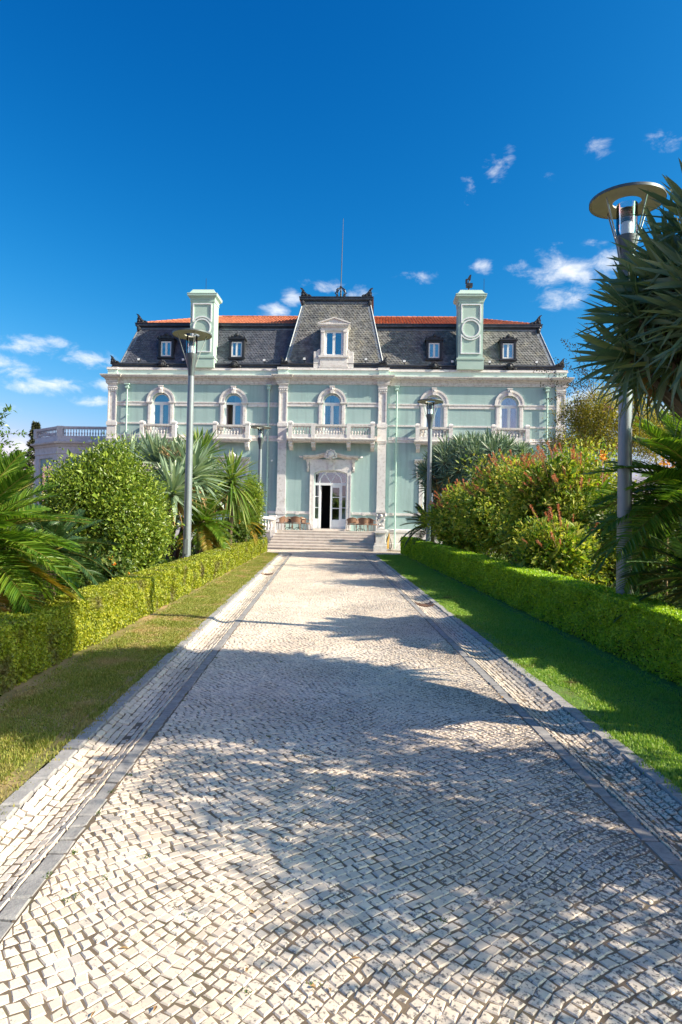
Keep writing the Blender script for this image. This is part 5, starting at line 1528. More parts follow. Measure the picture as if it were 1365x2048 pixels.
# ---- cycads: each frond is a part, three shared frond shapes
def frond_mesh(name, L, droop, mat, ll=.17, m=58, yellow=False, seed=0):
    r = np.random.default_rng(seed)
    t = np.linspace(.10, .995, m)
    def cen(t): return np.stack([L*(t - .10*droop*t**2), np.zeros_like(t), L*(.10*t - droop*t**2.1)], 1)
    c = cen(t); tg = unit(np.gradient(c, axis=0))
    ln = ll*np.clip(1.25*np.sin(pi*np.clip(t*.86+.10, 0, 1))**.6, .25, 1.2)
    P, D, Ls = [], [], []
    for s in (-1, 1):
        side = np.array([0, s*1.0, 0]); nrm = np.cross(tg, side)*s; nrm[:, 2] = np.abs(nrm[:, 2])
        d = unit(side*1.0 + tg*(.55+.5*t[:, None]) + np.array([0, 0, 1])*.38 + r.normal(0, .05, (m, 3)))
        P.append(c); D.append(d); Ls.append(ln*r.uniform(.9, 1.08, m))
    P, D, Ls = np.concatenate(P), np.concatenate(D), np.concatenate(Ls)
    V, F = blades(P, D, Ls, np.full(len(P), .0175), np.full(len(P), .16), 2, r, (.9, 1, .05))
    me = npmesh(name, V, F, mat, me_only=True)
    tt = np.linspace(0, 1, 9); cc = cen(tt)
    b = MB().tube([tuple(q) for q in cc], [.012*(1-.75*x) for x in tt], 4)
    rme = npmesh('rachis', np.array(b.v), [np.array([f for f in b.f])], 'rachis', me_only=True)
    return me, rme
FR = {}
for key, mat, dr in (('g0', 'cycad', .18), ('g1', 'cycad', .34), ('g2', 'cycad', .52), ('y0', 'cycad_y', .22), ('y1', 'cycad_y', .36), ('d0', 'cycad_d', .16), ('d1', 'cycad_d', .32), ('d2', 'cycad_d', .50)):
    FR[key] = frond_mesh('frond', 1.0, dr, mat, .18, 60, seed=len(FR))
def cycad(c, L, n, label, pal='g', old=.2, trunk_r=.16, lean=0.0, el_hi=78, el_lo=-12, az0=0.0, azspan=2*pi, name='sago_cycad'):
    base = (c[0], c[1], gz(c[1])-.1)
    e = empty(name, base); tag(e, label, 'cycad', 'sago cycads in the flower beds')
    h = c[2]-base[2]
    MB().lathe([(trunk_r*1.1, 0), (trunk_r, h*.4), (trunk_r*.95, h*.9), (trunk_r*.5, h+.06)], 10).obj('trunk', 'fibre', e)
    for k in range(n):
        f = k/(n-1)
        el = radians(el_hi + (el_lo-el_hi)*f**.85 + random.uniform(-5, 5))
        az = az0 + (k*2.39996 % azspan if azspan >= 6 else random.uniform(0, azspan)) + random.uniform(-.1, .1)
        key = pal + ('0' if f < .35 else '1' if f < .7 else '2')
        if pal == 'g' and f > 1-old: key = 'y0' if random.random() < .5 else 'y1'
        me, rme = FR[key]
        s = L*(.78+.3*f)*random.uniform(.9, 1.06)
        o = bpy.data.objects.new('frond', me); link(o, e)
        o.matrix_basis = Matrix.Translation((0, 0, h)) @ Matrix.Rotation(az, 4, 'Z') @ Matrix.Rotation(-el, 4, 'Y') @ Matrix.Rotation(random.uniform(-.4, .4), 4, 'X') @ Matrix.Scale(s, 4)
        q = bpy.data.objects.new('rachis', rme); link(q, o)
cycad(at(-80, 1085, 9.6), 1.85, 104, 'large sago cycad with yellowing lower fronds at the left edge', 'g', .10, .24, el_lo=-30)
cycad(at(95, 1105, 12.6), 1.35, 30, 'smaller cycad in front of the round shrub, half hidden by the large one', 'd', 0, .18, el_lo=-10, el_hi=60)
cycad(at(405, 1045, 25.0), 1.55, 46, 'green cycad behind the left lamp pole', 'g', .12, .2, el_lo=-35)
cycad(at(488, 1045, 31.0), 1.25, 40, 'small rusty-tipped cycad beneath the rightmost left yucca', 'g', .35, .16, el_lo=-35)
cycad(at(1415, 985, 10.9), 2.05, 84, 'large dark cycad at the right edge behind the near lamp pole', 'g', .0, .24, el_lo=-25)
cycad(at(1420, 1170, 9.6), 1.35, 40, 'low blue-green cycad at the right edge just above the hedge', 'd', 0, .2, el_lo=-22)
cycad(at(862, 1052, 32.0), 1.55, 46, 'dark cycad at the far end of the right hedge by the lamp', 'd', 0, .2, el_lo=-15)

# ---- rosette plants (yuccas, dragon trees): each leaf head is a part
def rosette_mesh(name, n, L, Wd, mat, droop, polar_max, seed, k=4, r0=.04):
    r = np.random.default_rng(seed)
    i = np.arange(n); f = (i+.5)/n
    pol = np.radians(4) + (polar_max)*f**.75; az = i*2.39996 + r.normal(0, .12, n)
    D = np.stack([np.sin(pol)*np.cos(az), np.sin(pol)*np.sin(az), np.cos(pol)], 1)
    O = np.stack([np.cos(az)*r0, np.sin(az)*r0, -f*.18*L], 1)
    V, F = blades(O, D, L*r.uniform(.8, 1.08, n)*(.82+.18*np.sin(pi*f)), Wd*r.uniform(.85, 1.15, n), droop*(.3+f)*r.uniform(.6, 1.3, n), k, r)
    return npmesh(name, V, F, mat, me_only=True)
def place_head(parent, me, p, d, s=1.0, org=(0, 0, 0), name='leaf_rosette'):
    o = bpy.data.objects.new(name, me); link(o, parent)
    q = Vector(d).normalized().to_track_quat('Z', 'Y')
    o.matrix_basis = Matrix.Translation(Vector(p)-Vector(org)) @ q.to_matrix().to_4x4() @ Matrix.Rotation(random.uniform(0, 6.28), 4, 'Z') @ Matrix.Scale(s, 4)
    return o

def dragon_tree(base, crown, R, Hc, n, L, Wd, mat, label, seed, dry=False, leaf_n=46, lowest=-.25, droop=.22):
    e = empty('dragon_tree', base); tag(e, label, 'dragon tree')
    ME = [rosette_mesh('leaf_rosette', leaf_n, L, Wd, mat, droop, radians(105), seed+k) for k in range(4)]
    r = random.Random(seed)
    base = np.array(base); crown = np.array(crown)
    fork = base + (crown-base)*.55
    MB().tube([tuple(base-base), tuple((fork-base)*.5+np.array([.05, 0, 0])), tuple(fork-base)], [R*.17, R*.13, R*.15], 12).obj('trunk', 'bark', e, smooth=True)
    br = MB()
    for k in range(n):
        f = (k+.5)/n
        cz = 1 - f*(1-lowest)
        a = k*2.39996 + r.uniform(-.2, .2)
        rr = sqrt(max(0, 1-cz*cz))
        d = np.array([rr*cos(a), rr*sin(a), cz])
        p = crown + d*np.array([R, R, Hc])*r.uniform(.86, 1.04)
        dd = d*np.array([1, 1, 1.0]) + np.array([0, 0, .45])
        place_head(e, ME[k % 4], p, dd, r.uniform(.88, 1.12), base)
        mid = fork*.45 + p*.55 + np.array([0, 0, -.15*R])
        br.tube([tuple(fork-base), tuple(mid-base), tuple(p-base)], [R*.06, R*.04, R*.025], 6)
    br.obj('branches', 'bark', e)
    if dry:
        V, F = blades(np.array([crown-base+np.array([r.uniform(-.9, .9)*R, r.uniform(-.9, .9)*R, -Hc*.15]) for _ in range(90)]), np.array([(r.gauss(0, .3), r.gauss(0, .3), -1) for _ in range(90)]),
                      np.array([r.uniform(.4, .9)*L for _ in range(90)]), np.full(90, Wd), np.full(90, .0))
        tag(npmesh('dry_leaves', V, F, 'dryleaf', e), kind='stuff')
    return e
ND = dragon_tree((5.7, 6.2, gz(6)-.1), (4.80, 6.3, 4.15), 1.68, 1.30, 74, .76, .060, 'dragon_n', 'huge spiky grey-green dragon tree crown filling the right edge', 31, True, 56, -.30)
dragon_tree((8.0, 32.5, gz(32)-.1), (7.75, 32.2, 4.75), 2.75, 1.75, 120, .85, .055, 'dragon', 'domed dark dragon tree in front of the right wing', 57, True, 46, -.30)

def yucca(base, heads, mat, label, seed, leaf=70, Wd=.055, droop=.35, polar=125, name='yucca', group=None, skirt=True):
    e = empty(name, base); tag(e, label, 'yucca', group)
    base = np.array(base)
    for k, (p, L) in enumerate(heads):
        p = np.array(p)
        me = rosette_mesh('leaf_rosette', leaf, L, Wd, mat, droop, radians(polar), seed+k)
        place_head(e, me, p, (random.uniform(-.15, .15), random.uniform(-.15, .15), 1), 1.0, base)
        MB().tube([(.1*(k-1), 0, 0), tuple((p-base)*np.array([.8, .8, .55])), tuple(p-base)], [.11, .10, .085], 8).obj('stem', 'fibre', e)
        if skirt:
            r = np.random.default_rng(seed+50+k); n = 26
            az = r.uniform(0, 2*pi, n)
            V, F = blades(np.tile(p-base, (n, 1))+np.array([0, 0, -.1]), np.stack([np.cos(az)*.55, np.sin(az)*.55, -.8*np.ones(n)], 1), L*r.uniform(.5, .85, n), np.full(n, Wd*.8), np.full(n, .15), 3, r)
            npmesh('dry_leaves', V, F, 'dryleaf', e)
    return e
def gbase(px, py, Y):
    p = at(px, py, Y); return (p[0], p[1], gz(Y)-.1)
yucca(gbase(402, 1000, 28.5), [(at(402, 908, 28.5), 1.50)], 'yucca_g', 'green yucca rosette standing highest, right of the left lamp pole', 101, 110, .11, .10, 105)
yucca(gbase(464, 1000, 27.5), [(at(464, 955, 27.5), 1.80)], 'yucca_g', 'bright yucca with drooping striped leaves nearest the far left lamp', 111, 130, .10, .50, 135)
yb = yucca(gbase(330, 1000, 26), [(at(x, y, Y), L) for x, y, Y, L in ((262, 925, 27, 1.6), (318, 930, 26, 1.75), (362, 935, 25.5, 1.75), (405, 965, 27, 1.7), (345, 980, 23.5, 1.6), (385, 945, 24.5, 1.6), (430, 985, 28.5, 1.4), (225, 930, 28, 1.4), (300, 915, 28, 1.5))], 'yucca_b', 'blue-green yucca clump with tan flower stalks above the round shrub', 121, 120, .15, .16, 118)
def panicle(center, n, L, mat, name, label, seed):
    r = random.Random(seed); e = empty(name, tuple(center)); tag(e, label, 'flower stalk')
    for k in range(n):
        a = r.uniform(0, 2*pi); el = r.uniform(.2, 1.2); l = L*r.uniform(.6, 1.0)
        d = Vector((cos(a)*cos(el), sin(a)*cos(el), sin(el)))
        pts = [Vector((0, 0, 0)) + d*l*t + Vector((0, 0, -.28*l*t*t)) for t in (0, .25, .5, .75, 1)]
        m = MB().tube(pts, [.018, .015, .012, .010, .007], 5)
        for q in range(16):
            t = .3+.7*q/16; p = Vector((0, 0, 0)) + d*l*t + Vector((0, 0, -.28*l*t*t))
            w = Vector((r.gauss(0, 1), r.gauss(0, 1), r.gauss(0, 1))).normalized()*r.uniform(.05, .16)
            m.tube([p, p+w], [.008, .012], 4)
        m.obj('branchlet', mat, e)
panicle(at(345, 925, 25.0), 16, 1.0, 'stalk', 'flower_panicle', 'tan branching flower stalk over the blue-green yuccas', 5)
panicle(at(232, 930, 26.0), 14, .9, 'stalk', 'flower_panicle', 'tan flower stalk above the left end of the round shrub', 6)
panicle(at(290, 950, 23.6), 14, .75, 'drystalk', 'dry_panicle', 'withered grey flower stalk between round shrub and yuccas', 8)

# ---- leafy shrubs
def blob_leaves(c, R, nclump, per, L, Wd, seed, spread=.17, hollow=.70, lumps=.16, zmin=None, up=.35):
    r = np.random.default_rng(seed)
    d = rand_dirs(nclump, r)
    ph = r.uniform(0, 6.28, 6)
    lump = 1 + lumps*(np.sin(d[:, 0]*5+ph[0])*np.sin(d[:, 1]*4+ph[1]) + .7*np.sin(d[:, 2]*7+ph[2]+d[:, 0]*3))
    rad = (hollow + (1-hollow)*r.random(nclump)**.6)*lump
    cc = d*rad[:, None]
    idx = np.repeat(np.arange(nclump), per); n = len(idx)
    off = r.normal(0, spread, (n, 3))
    # sprigs push outward so the outline is ragged
    sprig = r.random(nclump) < .35
    off += d[idx]*(np.abs(r.normal(0, .09, n))*sprig[idx])[:, None]
    P = (cc[idx]+off)*np.array(R) + np.array(c)
    out = unit(d[idx] + off*1.2)
    D = unit(out*.6 + r.normal(0, .6, (n, 3)) + np.array([0, 0, up*.4]))
    N = unit(out*.5 + np.array([0, 0, .7]) + r.normal(0, .45, (n, 3)))
    if zmin is not None:
        k = P[:, 2] > zmin; P, D, N = P[k], D[k], N[k]; n = len(P)
    s = r.uniform(.5, 1.45, n)
    return leaf_mesh(P, D, N, L*s, Wd*s*r.uniform(.8, 1.2, n))

def shrub(name, c, R, mat, label, cat, seed, nclump, per, L, Wd, stems=9, group=None, **kw):
    base = (c[0], c[1], gz(c[1])-.1)
    e = empty(name, base); tag(e, label, cat, group)
    V, F = blob_leaves(c, R, nclump, per, L, Wd, seed, zmin=base[2]+.1, **kw)
    V2, F2 = blob_leaves(c, tuple(q*.80 for q in R), nclump, max(6, per//3), L*2.0, Wd*2.2, seed+1, zmin=base[2]+.1, spread=.16, hollow=.25, lumps=.1)
    V, F = join([(V, F), (V2, F2)])
    tag(npmesh('foliage', V, F, mat, e, base), kind='stuff')
    r = random.Random(seed); m = MB(); cl = Vector(c)-Vector(base)
    for k in range(stems):
        a = r.uniform(0, 6.28); q = r.uniform(.35, .8)
        tip = cl + Vector((cos(a)*R[0]*q, sin(a)*R[1]*q, r.uniform(-.1, .75)*R[2]))
        m.tube([(r.uniform(-.12, .12), r.uniform(-.12, .12), 0), tuple(tip*.5+Vector((r.uniform(-.1, .1), r.uniform(-.1, .1), .05))), tuple(tip)], [.035, .024, .010], 5)
    m.obj('stems', 'bark', e)
    return e
shrub('round_shrub', at(208, 1055, 18.6), (1.62, 1.5, 2.02), 'pitto', 'large rounded glossy yellow-green shrub behind the left hedge', 'shrub', 201, 1700, 34, .085, .044, spread=.085, hollow=.72, lumps=.13)
shrub('climber_shrub', at(503, 1005, 34.5), (.62, .55, 1.25), 'pitto', 'narrow leafy shrub against the far left lamp post', 'shrub', 202, 260, 22, .085, .05, spread=.12)
shrub('broadleaf_shrub', at(-95, 935, 13.5), (.75, .7, .75), 'citrus', 'bright broad-leaved shrub whose twigs reach in at the left edge', 'shrub', 203, 120, 16, .10, .05, spread=.2)
# its long twigs in view
cs = at(-95, 935, 13.5); e = bpy.data.objects['broadleaf_shrub']; org = np.array(e.location)
parts = []; r = np.random.default_rng(9); m = MB()
for tx, ty in ((18, 818), (8, 850), (46, 866), (56, 905), (25, 930), (62, 938), (-10, 880), (5, 835), (30, 890), (12, 915), (-5, 900), (40, 950)):
    a = cs + r.normal(0, .15, 3); b = at(tx, ty, 13.4)
    ts = np.linspace(0, 1, 12); path = a+(b-a)*ts[:, None] + np.stack([np.zeros(12), np.zeros(12), .18*np.sin(ts*pi)], 1)
    m.tube([tuple(q-org) for q in path], list(np.linspace(.014, .004, 12)), 5)
    nl = 90; i = r.integers(2, 12, nl); P = path[i] + r.normal(0, .03, (nl, 3)); D = unit((b-a)*.5/np.linalg.norm(b-a) + r.normal(0, .6, (nl, 3)))
    parts.append(leaf_mesh(P, D, unit(np.array([0, 0, 1]) + r.normal(0, .4, (nl, 3))), r.uniform(.07, .12, nl), r.uniform(.035, .055, nl)))
m.obj('twigs', 'bark', e)
V, F = join(parts); tag(npmesh('twig_leaves', V, F, 'citrus', e, org), kind='stuff')

# salvia bushes with red spikes
_m = MB().tube([(0, 0, 0), (.01, 0, .3), (0, .01, .62)], [.007, .006, .004], 4)
stem_me = npmesh('flower_stem', np.array(_m.v), [np.array(_m.f)], 'stalk', me_only=True)
rr = np.random.default_rng(4)
P = np.stack([rr.normal(0, .010, 90), rr.normal(0, .010, 90), rr.uniform(.36, .68, 90)], 1)
V, F = leaf_mesh(P, unit(np.stack([rr.normal(0, 1, 90), rr.normal(0, 1, 90), np.full(90, .8)], 1)), rand_dirs(90, rr), np.full(90, .035), np.full(90, .02))
spike_me = npmesh('flower_spike', V, F, 'spike', me_only=True)
def salvia(c, R, label, seed, nclump, per, nspike, L=.13, sp_front=True):
    e = shrub('salvia_bush', c, R, 'salvia', label, 'shrub', seed, nclump, per, L, L*.45, 14, 'red-flowered bushes behind the right hedge', spread=.15, hollow=.55, lumps=.38)
    r = random.Random(seed); base = Vector(e.location)
    for k in range(16):
        a = r.uniform(0, 6.28); d = Vector((cos(a)*r.uniform(.5, 1.05)*R[0], -abs(sin(a))*R[1]*r.uniform(.6, 1.05), r.uniform(.2, 1.12)*R[2]))
        tip = Vector(c)+d-base; st = Vector((d.x*.25, d.y*.5, (c[2]-base.z)*.35))
        MB().tube([st, (st+tip)/2+Vector((0, 0, .18)), tip], [.016, .011, .006], 5).obj('bare_stem', 'stalk', e)
    for k in range(nspike):
        a = r.uniform(0, 6.28); el = r.uniform(.15, 1.35)
        d = Vector((cos(a)*cos(el), sin(a)*cos(el), sin(el)))
        if d.y > .5: d.y = -d.y
        p = Vector(c) + Vector((d.x*R[0], d.y*R[1], d.z*R[2]))*r.uniform(.82, .95)
        o = place_head(e, spike_me, p, d+Vector((-.3, 0, .35)), r.uniform(.55, 1.25), base, 'flower_spike')
        link(bpy.data.objects.new('flower_stem', stem_me), o)
salvia(at(935, 1045, 28.0), (1.25, 1.1, 1.30), 'red-spiked bush farthest along the right hedge, under the dragon tree', 301, 420, 30, 60, .16)
salvia(at(1035, 1020, 23.5), (1.70, 1.4, 1.55), 'tall red-spiked bush second from the far end of the right bed', 302, 560, 32, 90, .15)
salvia(at(1135, 1015, 19.0), (1.60, 1.2, 1.35), 'sunlit yellow-green red-spiked bush nearest the near lamp post', 303, 560, 32, 70, .13)
salvia(at(1115, 1115, 16.5), (.98, .8, .75), 'low leafy bush with few red spikes just behind the right hedge', 304, 320, 28, 16, .12)

# strappy clump
def strappy(c, n, L, label, seed, mat='strap', name='strap_leaf_clump'):
    r = np.random.default_rng(seed); base = (c[0], c[1], gz(c[1])-.1); e = empty(name, base); tag(e, label, 'plant')
    az = r.uniform(0, 2*pi, n); el = r.uniform(.5, 1.45, n)
    D = np.stack([np.cos(az)*np.cos(el), np.sin(az)*np.cos(el), np.sin(el)], 1)
    O = np.stack([r.normal(0, .12, n), r.normal(0, .12, n), np.zeros(n)], 1)
    V, F = blades(O, D, L*r.uniform(.7, 1.1, n), r.uniform(.02, .032, n), r.uniform(.2, .55, n), 5, r, (.8, 1, .9, .6, .05))
    npmesh('leaves', V, F, mat, e)
shrub('evergreen_shrub', at(1300, 1085, 17.0), (1.5, 1.3, 1.15), 'cover', 'dark leafy shrub behind the near lamp pole and cycad', 'shrub', 310, 260, 26, .12, .06)
shrub('evergreen_shrub', at(1450, 1040, 19.0), (1.7, 1.4, 1.5), 'cover', 'dark leafy shrub at the right edge behind the large cycad', 'shrub', 311, 260, 26, .12, .06)
strappy(at(1190, 1150, 13.2), 120, 1.55, 'clump of long strap leaves left of the near lamp pole', 71)
strappy(at(1262, 1150, 13.8), 90, 1.3, 'clump of strap leaves hidden partly by the near lamp pole', 72)

# canna lilies
def canna(c, label, seed):
    base = (c[0], c[1], gz(c[1])-.1); e = empty('canna_lily', base); tag(e, label, 'flower')
    h = c[2]-base[2]; r = np.random.default_rng(seed)
    MB().tube([(0, 0, 0), (.02, 0, h*.6), (0, 0, h)], [.02, .016, .01], 6).obj('stem', 'stalk', e)
    n = 26; P = np.stack([r.normal(0, .05, n), r.normal(0, .05, n), h+r.uniform(-.15, .12, n)], 1)
    V, F = leaf_mesh(P, unit(r.normal(size=(n, 3))+np.array([0, 0, .6])), rand_dirs(n, r), np.full(n, .12), np.full(n, .06)); npmesh('petals', V, F, 'orange', e)
    az = r.uniform(0, 6.28, 7)
    V, F = blades(np.stack([np.zeros(7), np.zeros(7), np.linspace(.2, h*.75, 7)], 1), np.stack([np.cos(az)*.5, np.sin(az)*.5, np.full(7, .9)], 1), np.full(7, .6), np.full(7, .14), np.full(7, .25), 5, r, (.3, .9, 1, .7, .05)); npmesh('leaves', V, F, 'citrus', e)
canna(at(1205, 915, 17.5), 'pale orange canna flower just left of the near lamp pole', 81)
canna(at(1335, 925, 14.5), 'orange canna flower behind the dark cycad at the right edge', 82)

# crape myrtles: branching trees with small turning leaves and seed sprays
def small_tree(base, crown, R, label, seed, nleaf, L, sprays, mat='myrtle', bloom=24):
    e = empty('crape_myrtle', base); tag(e, label, 'tree', 'crape myrtle trees at the right')
    r = random.Random(seed); rn = np.random.default_rng(seed)
    base = np.array(base); crown = np.array(crown, float); R = np.array(R, float)
    tr = MB(); tips = []; 
    for k in range(5):
        a = k*1.257+r.uniform(-.3, .3); q = crown + np.array([cos(a)*R[0]*.4, sin(a)*R[1]*.4, -R[2]*.2])
        tr.tube([(0.06*cos(a), .06*sin(a), 0), tuple((q-base)*np.array([.4, .4, .55])), tuple(q-base)], [.06, .045, .03], 7)
        for j in range(7):
            b = a+r.uniform(-1.2, 1.2); el = r.uniform(-.3, 1.2)
            t = crown + np.array([cos(b)*cos(el)*R[0], sin(b)*cos(el)*R[1], sin(el)*R[2]])*r.uniform(.7, 1.0)
            tr.tube([tuple(q-base), tuple((q+t)/2-base+np.array([0, 0, .12])), tuple(t-base)], [.022, .014, .006], 5); tips.append((q, t))
    tr.obj('trunk', 'bark', e)
    T = np.array([a+(b-a)*u for a, b in tips for u in (.4, .6, .75, .9, 1.0)])
    i = rn.integers(0, len(T), nleaf); P = T[i] + rn.normal(0, 1, (nleaf, 3))*R*.11
    V, F = leaf_mesh(P, rand_dirs(nleaf, rn), unit(np.array([0, 0, .8])+rn.normal(0, .6, (nleaf, 3))), rn.uniform(.7, 1.2, nleaf)*L, rn.uniform(.7, 1.2, nleaf)*L*.5)
    tag(npmesh('crown', V, F, mat, e, base), kind='stuff')
    if sprays:
        tw = MB(); sd_ = []
        for (a, b) in sprays:
            a, b = np.array(a), np.array(b); ts = np.linspace(0, 1, 9)
            path = a+(b-a)*ts[:, None] + np.stack([0*ts, 0*ts, .25*np.sin(ts*pi)], 1)
            tw.tube([tuple(q-base) for q in path], list(np.linspace(.012, .004, 9)), 5)
            nb = 60
            k = rn.integers(3, 9, nb); sd_.append(path[k]+rn.normal(0, .07, (nb, 3)))
        tw.obj('twigs', 'bark', e)
        sd_ = np.concatenate(sd_)
        oct_ = np.array([(1, 0, 0), (-1, 0, 0), (0, 1, 0), (0, -1, 0), (0, 0, 1), (0, 0, -1)])*.024
        of = np.array([(0, 2, 4), (2, 1, 4), (1, 3, 4), (3, 0, 4), (2, 0, 5), (1, 2, 5), (3, 1, 5), (0, 3, 5)])
        V = (sd_[:, None]+oct_[None]).reshape(-1, 3); F = (of[None]+(np.arange(len(sd_))*6)[:, None, None]).reshape(-1, 3)
        tag(npmesh('seed_pods', V, F, 'seed', e, base), kind='stuff')
    if bloom:
        bl = T[rn.integers(0, len(T), 7)]; P = np.repeat(bl, bloom, 0)+rn.normal(0, .07, (7*bloom, 3))
        V, F = leaf_mesh(P, rand_dirs(len(P), rn), rand_dirs(len(P), rn), np.full(len(P), .06), np.full(len(P), .04))
        tag(npmesh('blossom', V, F, 'pink', e, base), kind='stuff')
    return e
Yc = 24.0
spr = [(at(1190, 800, Yc), at(x, y, Yc-.6)) for x, y in ((1128, 682), (1070, 738), (1085, 770), (1100, 800), (1112, 845), (1150, 690), (1175, 650), (1115, 720), (1140, 770), (1160, 740), (1200, 700), (1130, 820))]
p = at(1215, 880, Yc)
small_tree((p[0]+.2, Yc, gz(Yc)-.1), p, (2.25, 1.8, 1.95), 'crape myrtle with yellowing leaves and dark seed sprays against the villa corner', 401, 34000, .08, spr)
p = at(1345, 870, 25.5)
small_tree((p[0], 25.5, gz(25.5)-.1), p, (1.8, 1.5, 1.3), 'golden-leaved crape myrtle glimpsed below the dragon tree crown', 402, 20000, .085, [])

# conifers beyond the pavilion
def conifer(tip, h, w, label, seed):
    base = np.array([tip[0], tip[1], tip[2]-h]); e = empty('conifer', tuple(base)); tag(e, label, 'tree', 'dark conifers left of the pavilion')
    r = np.random.default_rng(seed)
    MB().tube([(0, 0, 0), (0, 0, h*.95)], [.2, .03], 8).obj('trunk', 'bark', e)
    n = 7500; t = r.random(n)**.8; z = h*(.06+.94*t)
    tier = .75+.25*np.sin(z*5.5)
    az = r.integers(0, 40, n)*.157*2.6 + r.normal(0, .12, n) + z
    rad = w*(1-t)**.75*tier*r.random(n)**.35 + .05
    P = np.stack([np.cos(az)*rad, np.sin(az)*rad, z - rad*.25], 1)
    D = unit(np.stack([np.cos(az), np.sin(az), r.normal(0, .4, n)], 1)+r.normal(0, .3, (n, 3)))
    V, F = leaf_mesh(P, D, rand_dirs(n, r), r.uniform(.25, .5, n), r.uniform(.10, .18, n))
    tag(npmesh('crown', V, F, 'conifer', e), kind='stuff')
conifer(at(73, 846, 78), 14, 2.6, 'dark conifer rising beside the left pavilion', 501)
conifer(at(38, 902, 84), 10, 1.9, 'shorter conifer left of the dark one beside the pavilion', 502)

# low flowering plants along the hedges, and ground cover between
def flowerbush(c, R, label, seed, L=.06):
    e = shrub('lantana_bush', c, R, 'cover', label, 'plant', seed, 90, 26, L, L*.5, 5, 'orange-flowered plants along the left hedge', spread=.2, hollow=.5)
    r = np.random.default_rng(seed+7); base = np.array(e.location); k = 9
    d = rand_dirs(k, r); d[:, 2] = np.abs(d[:, 2]); cc = np.array(c)+d*np.array(R)
    P = np.repeat(cc, 14, 0)+r.normal(0, .025, (14*k, 3))
    V, F = leaf_mesh(P, rand_dirs(len(P), r), rand_dirs(len(P), r), np.full(len(P), .05), np.full(len(P), .035))
    tag(npmesh('flowers', V, F, 'orange', e, base), kind='stuff')
for i, (x, y, Y, R, lb) in enumerate([(150, 1130, 13.5, (.42, .4, .45), 'orange-flowered plant beside the yellowing cycad fronds'), (215, 1148, 14.8, (.45, .4, .35), 'orange-flowered plant at the foot of the round shrub'),
                                      (425, 1068, 26.5, (.55, .5, .5), 'orange-flowered bush right of the left lamp pole'), (468, 1062, 29.5, (.6, .5, .5), 'orange-flowered bush below the drooping yucca'), (505, 1062, 33.5, (.5, .5, .4), 'orange-flowered plant near the far end of the left hedge')]):
    flowerbush(at(x, y, Y), R, lb, 600+i, .06+.002*Y)
def cover(side, label, seed):
    r = np.random.default_rng(seed); n = 26000
    y = 5 + 33*r.random(n)**1.3
    hf = np.interp(y, np.linspace(2, 40, 100), [hedge_front(side, q) for q in np.linspace(2, 40, 100)])
    x = hf + side*(.75 + 6.5*r.random(n)**1.2)
    clump = .5+.5*np.sin(x*2.3+y*1.1)*np.sin(y*1.9-x)
    P = np.stack([x, y, SLOPE*y-.06+(.08+.42*clump)*r.random(n)**.7], 1)
    s = r.uniform(.05, .10, n)*(1+y/30)
    V, F = leaf_mesh(P, unit(r.normal(size=(n, 3))+np.array([0, 0, .5])), unit(r.normal(size=(n, 3))+np.array([0, 0, 1.0])), s, s*.55)
    tag(npmesh('ground_cover', V, F, 'cover'), label, 'ground cover', kind='stuff')
cover(-1, 'low green ground cover in the bed behind the left hedge', 71)
cover(1, 'low green ground cover in the bed behind the right hedge', 72)

# tree standing right of the viewer, whose shade dapples the near paving
def shade_tree(base, crown, R, label, seed, nleaf, L):
    e = empty('garden_tree', base); tag(e, label, 'tree')
    r = random.Random(seed); rn = np.random.default_rng(seed); base = np.array(base); crown = np.array(crown); R = np.array(R)
    m = MB().tube([(0, 0, 0), tuple((crown-base)*.45), tuple((crown-base)*.8)], [.2, .15, .10], 10); T = []
    for k in range(34):
        d = rand_dirs(1, rn)[0]; d[2] = d[2]*.8+.1; t = crown+d*R*r.uniform(.6, 1.0); s = base+(crown-base)*r.uniform(.55, .85)
        m.tube([tuple(s-base), tuple((s+t)/2-base), tuple(t-base)], [.05, .03, .012], 5); T += [s+(t-s)*u for u in (.55, .75, .9, 1.0)]
    m.obj('trunk', 'bark', e)
    T = np.array(T); i = rn.integers(0, len(T), nleaf); P = T[i]+rn.normal(0, .17, (nleaf, 3))
    V, F = leaf_mesh(P, rand_dirs(nleaf, rn), unit(rn.normal(size=(nleaf, 3))+np.array([0, 0, .6])), rn.uniform(.08, .14, nleaf)*L, rn.uniform(.04, .07, nleaf)*L)
    tag(npmesh('crown', V, F, 'pitto', e, base), kind='stuff')
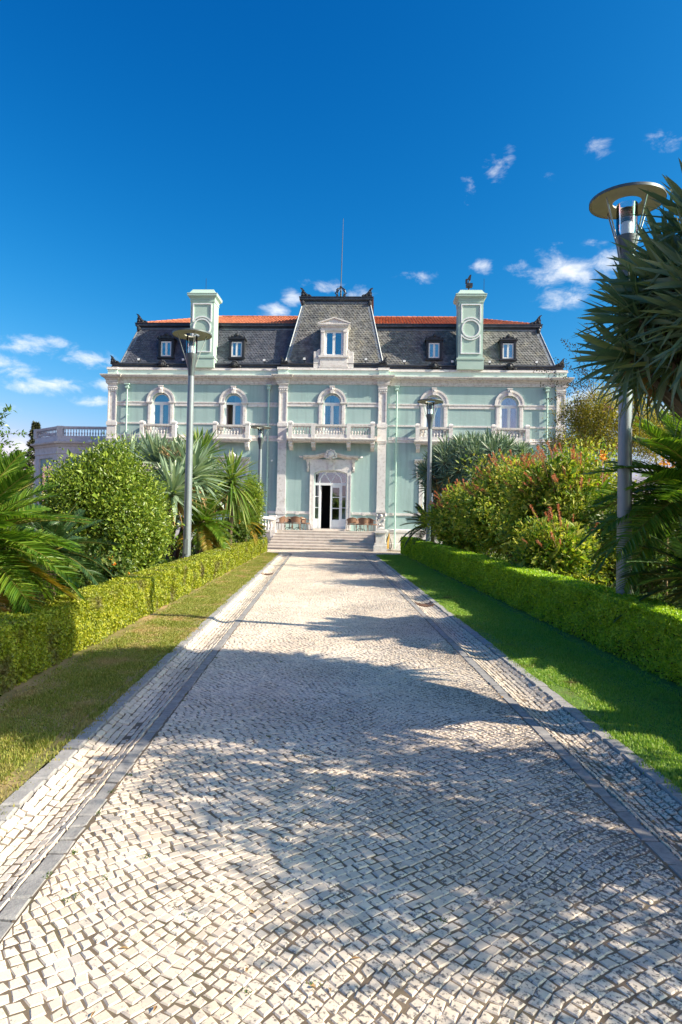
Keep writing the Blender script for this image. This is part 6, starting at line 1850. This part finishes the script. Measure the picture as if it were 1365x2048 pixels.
shade_tree((7.4, 2.2, -.1), (6.9, 2.9, 3.9), (2.5, 2.7, 1.3), 'leafy garden tree beside the drive, just beyond the right edge', 901, 10000, 1.2)
shade_tree((7.4, 5.4, 0), (6.2, 5.3, 6.6), (2.2, 2.0, 1.4), 'tall leafy garden tree just beyond the right edge, before the dragon tree', 902, 26000, 1.4)

# fallen leaves and small weeds on the drive
rn = np.random.default_rng(77); n = 160
y = 2.8+22*rn.random(n)**1.6; x = rn.uniform(-2.2, 2.8, n); x[:70] = rn.uniform(1.6, 3.3, 70)
P = np.stack([x, y, SLOPE*y+.016], 1); az = rn.uniform(0, 6.28, n)
V, F = leaf_mesh(P, np.stack([np.cos(az), np.sin(az), rn.normal(.08, .1, n)], 1), np.tile([0, 0, 1.0], (n, 1))+rn.normal(0, .2, (n, 3)), rn.uniform(.025, .055, n), rn.uniform(.012, .026, n), .35)
tag(npmesh('fallen_leaves', V, F, 'dryleaf'), 'small dry fallen leaves scattered on the paving', 'leaves', kind='stuff')
n = 26; px_ = rn.uniform(-1.4, 2.0, n); py_ = 2.9+7*rn.random(n)**1.4; px_[:9] = rn.uniform(-1.53, -1.47, 9); 
k = 16; P = np.repeat(np.stack([px_, py_, SLOPE*py_+.004], 1), k, 0)+rn.normal(0, .014, (n*k, 3))*np.array([1, 1, 0]); az = rn.uniform(0, 6.28, n*k)
V, F = leaf_mesh(P, np.stack([np.cos(az), np.sin(az), rn.uniform(.4, 1.5, n*k)], 1), rand_dirs(n*k, rn), rn.uniform(.012, .03, n*k), rn.uniform(.005, .009, n*k))
tag(npmesh('joint_weeds', V, F, 'cover'), 'tiny green weeds growing in the paving joints', 'weeds', kind='stuff')

# trees behind the viewer, mirrored in the door and window panes
for k, (x, y, h, R) in enumerate([(-7.5, -13, 5.2, 3.0), (1.0, -19, 6.0, 3.4), (8.5, -14, 5.0, 2.8)]):
    shade_tree((x, y, SLOPE*y-.1), (x+.3, y, h), (R, R, R*.8), ('leafy tree behind the viewer, left of the drive', 'leafy tree behind the viewer, closing the drive', 'leafy tree behind the viewer, right of the drive')[k], 920+k, 5000, 3.0)
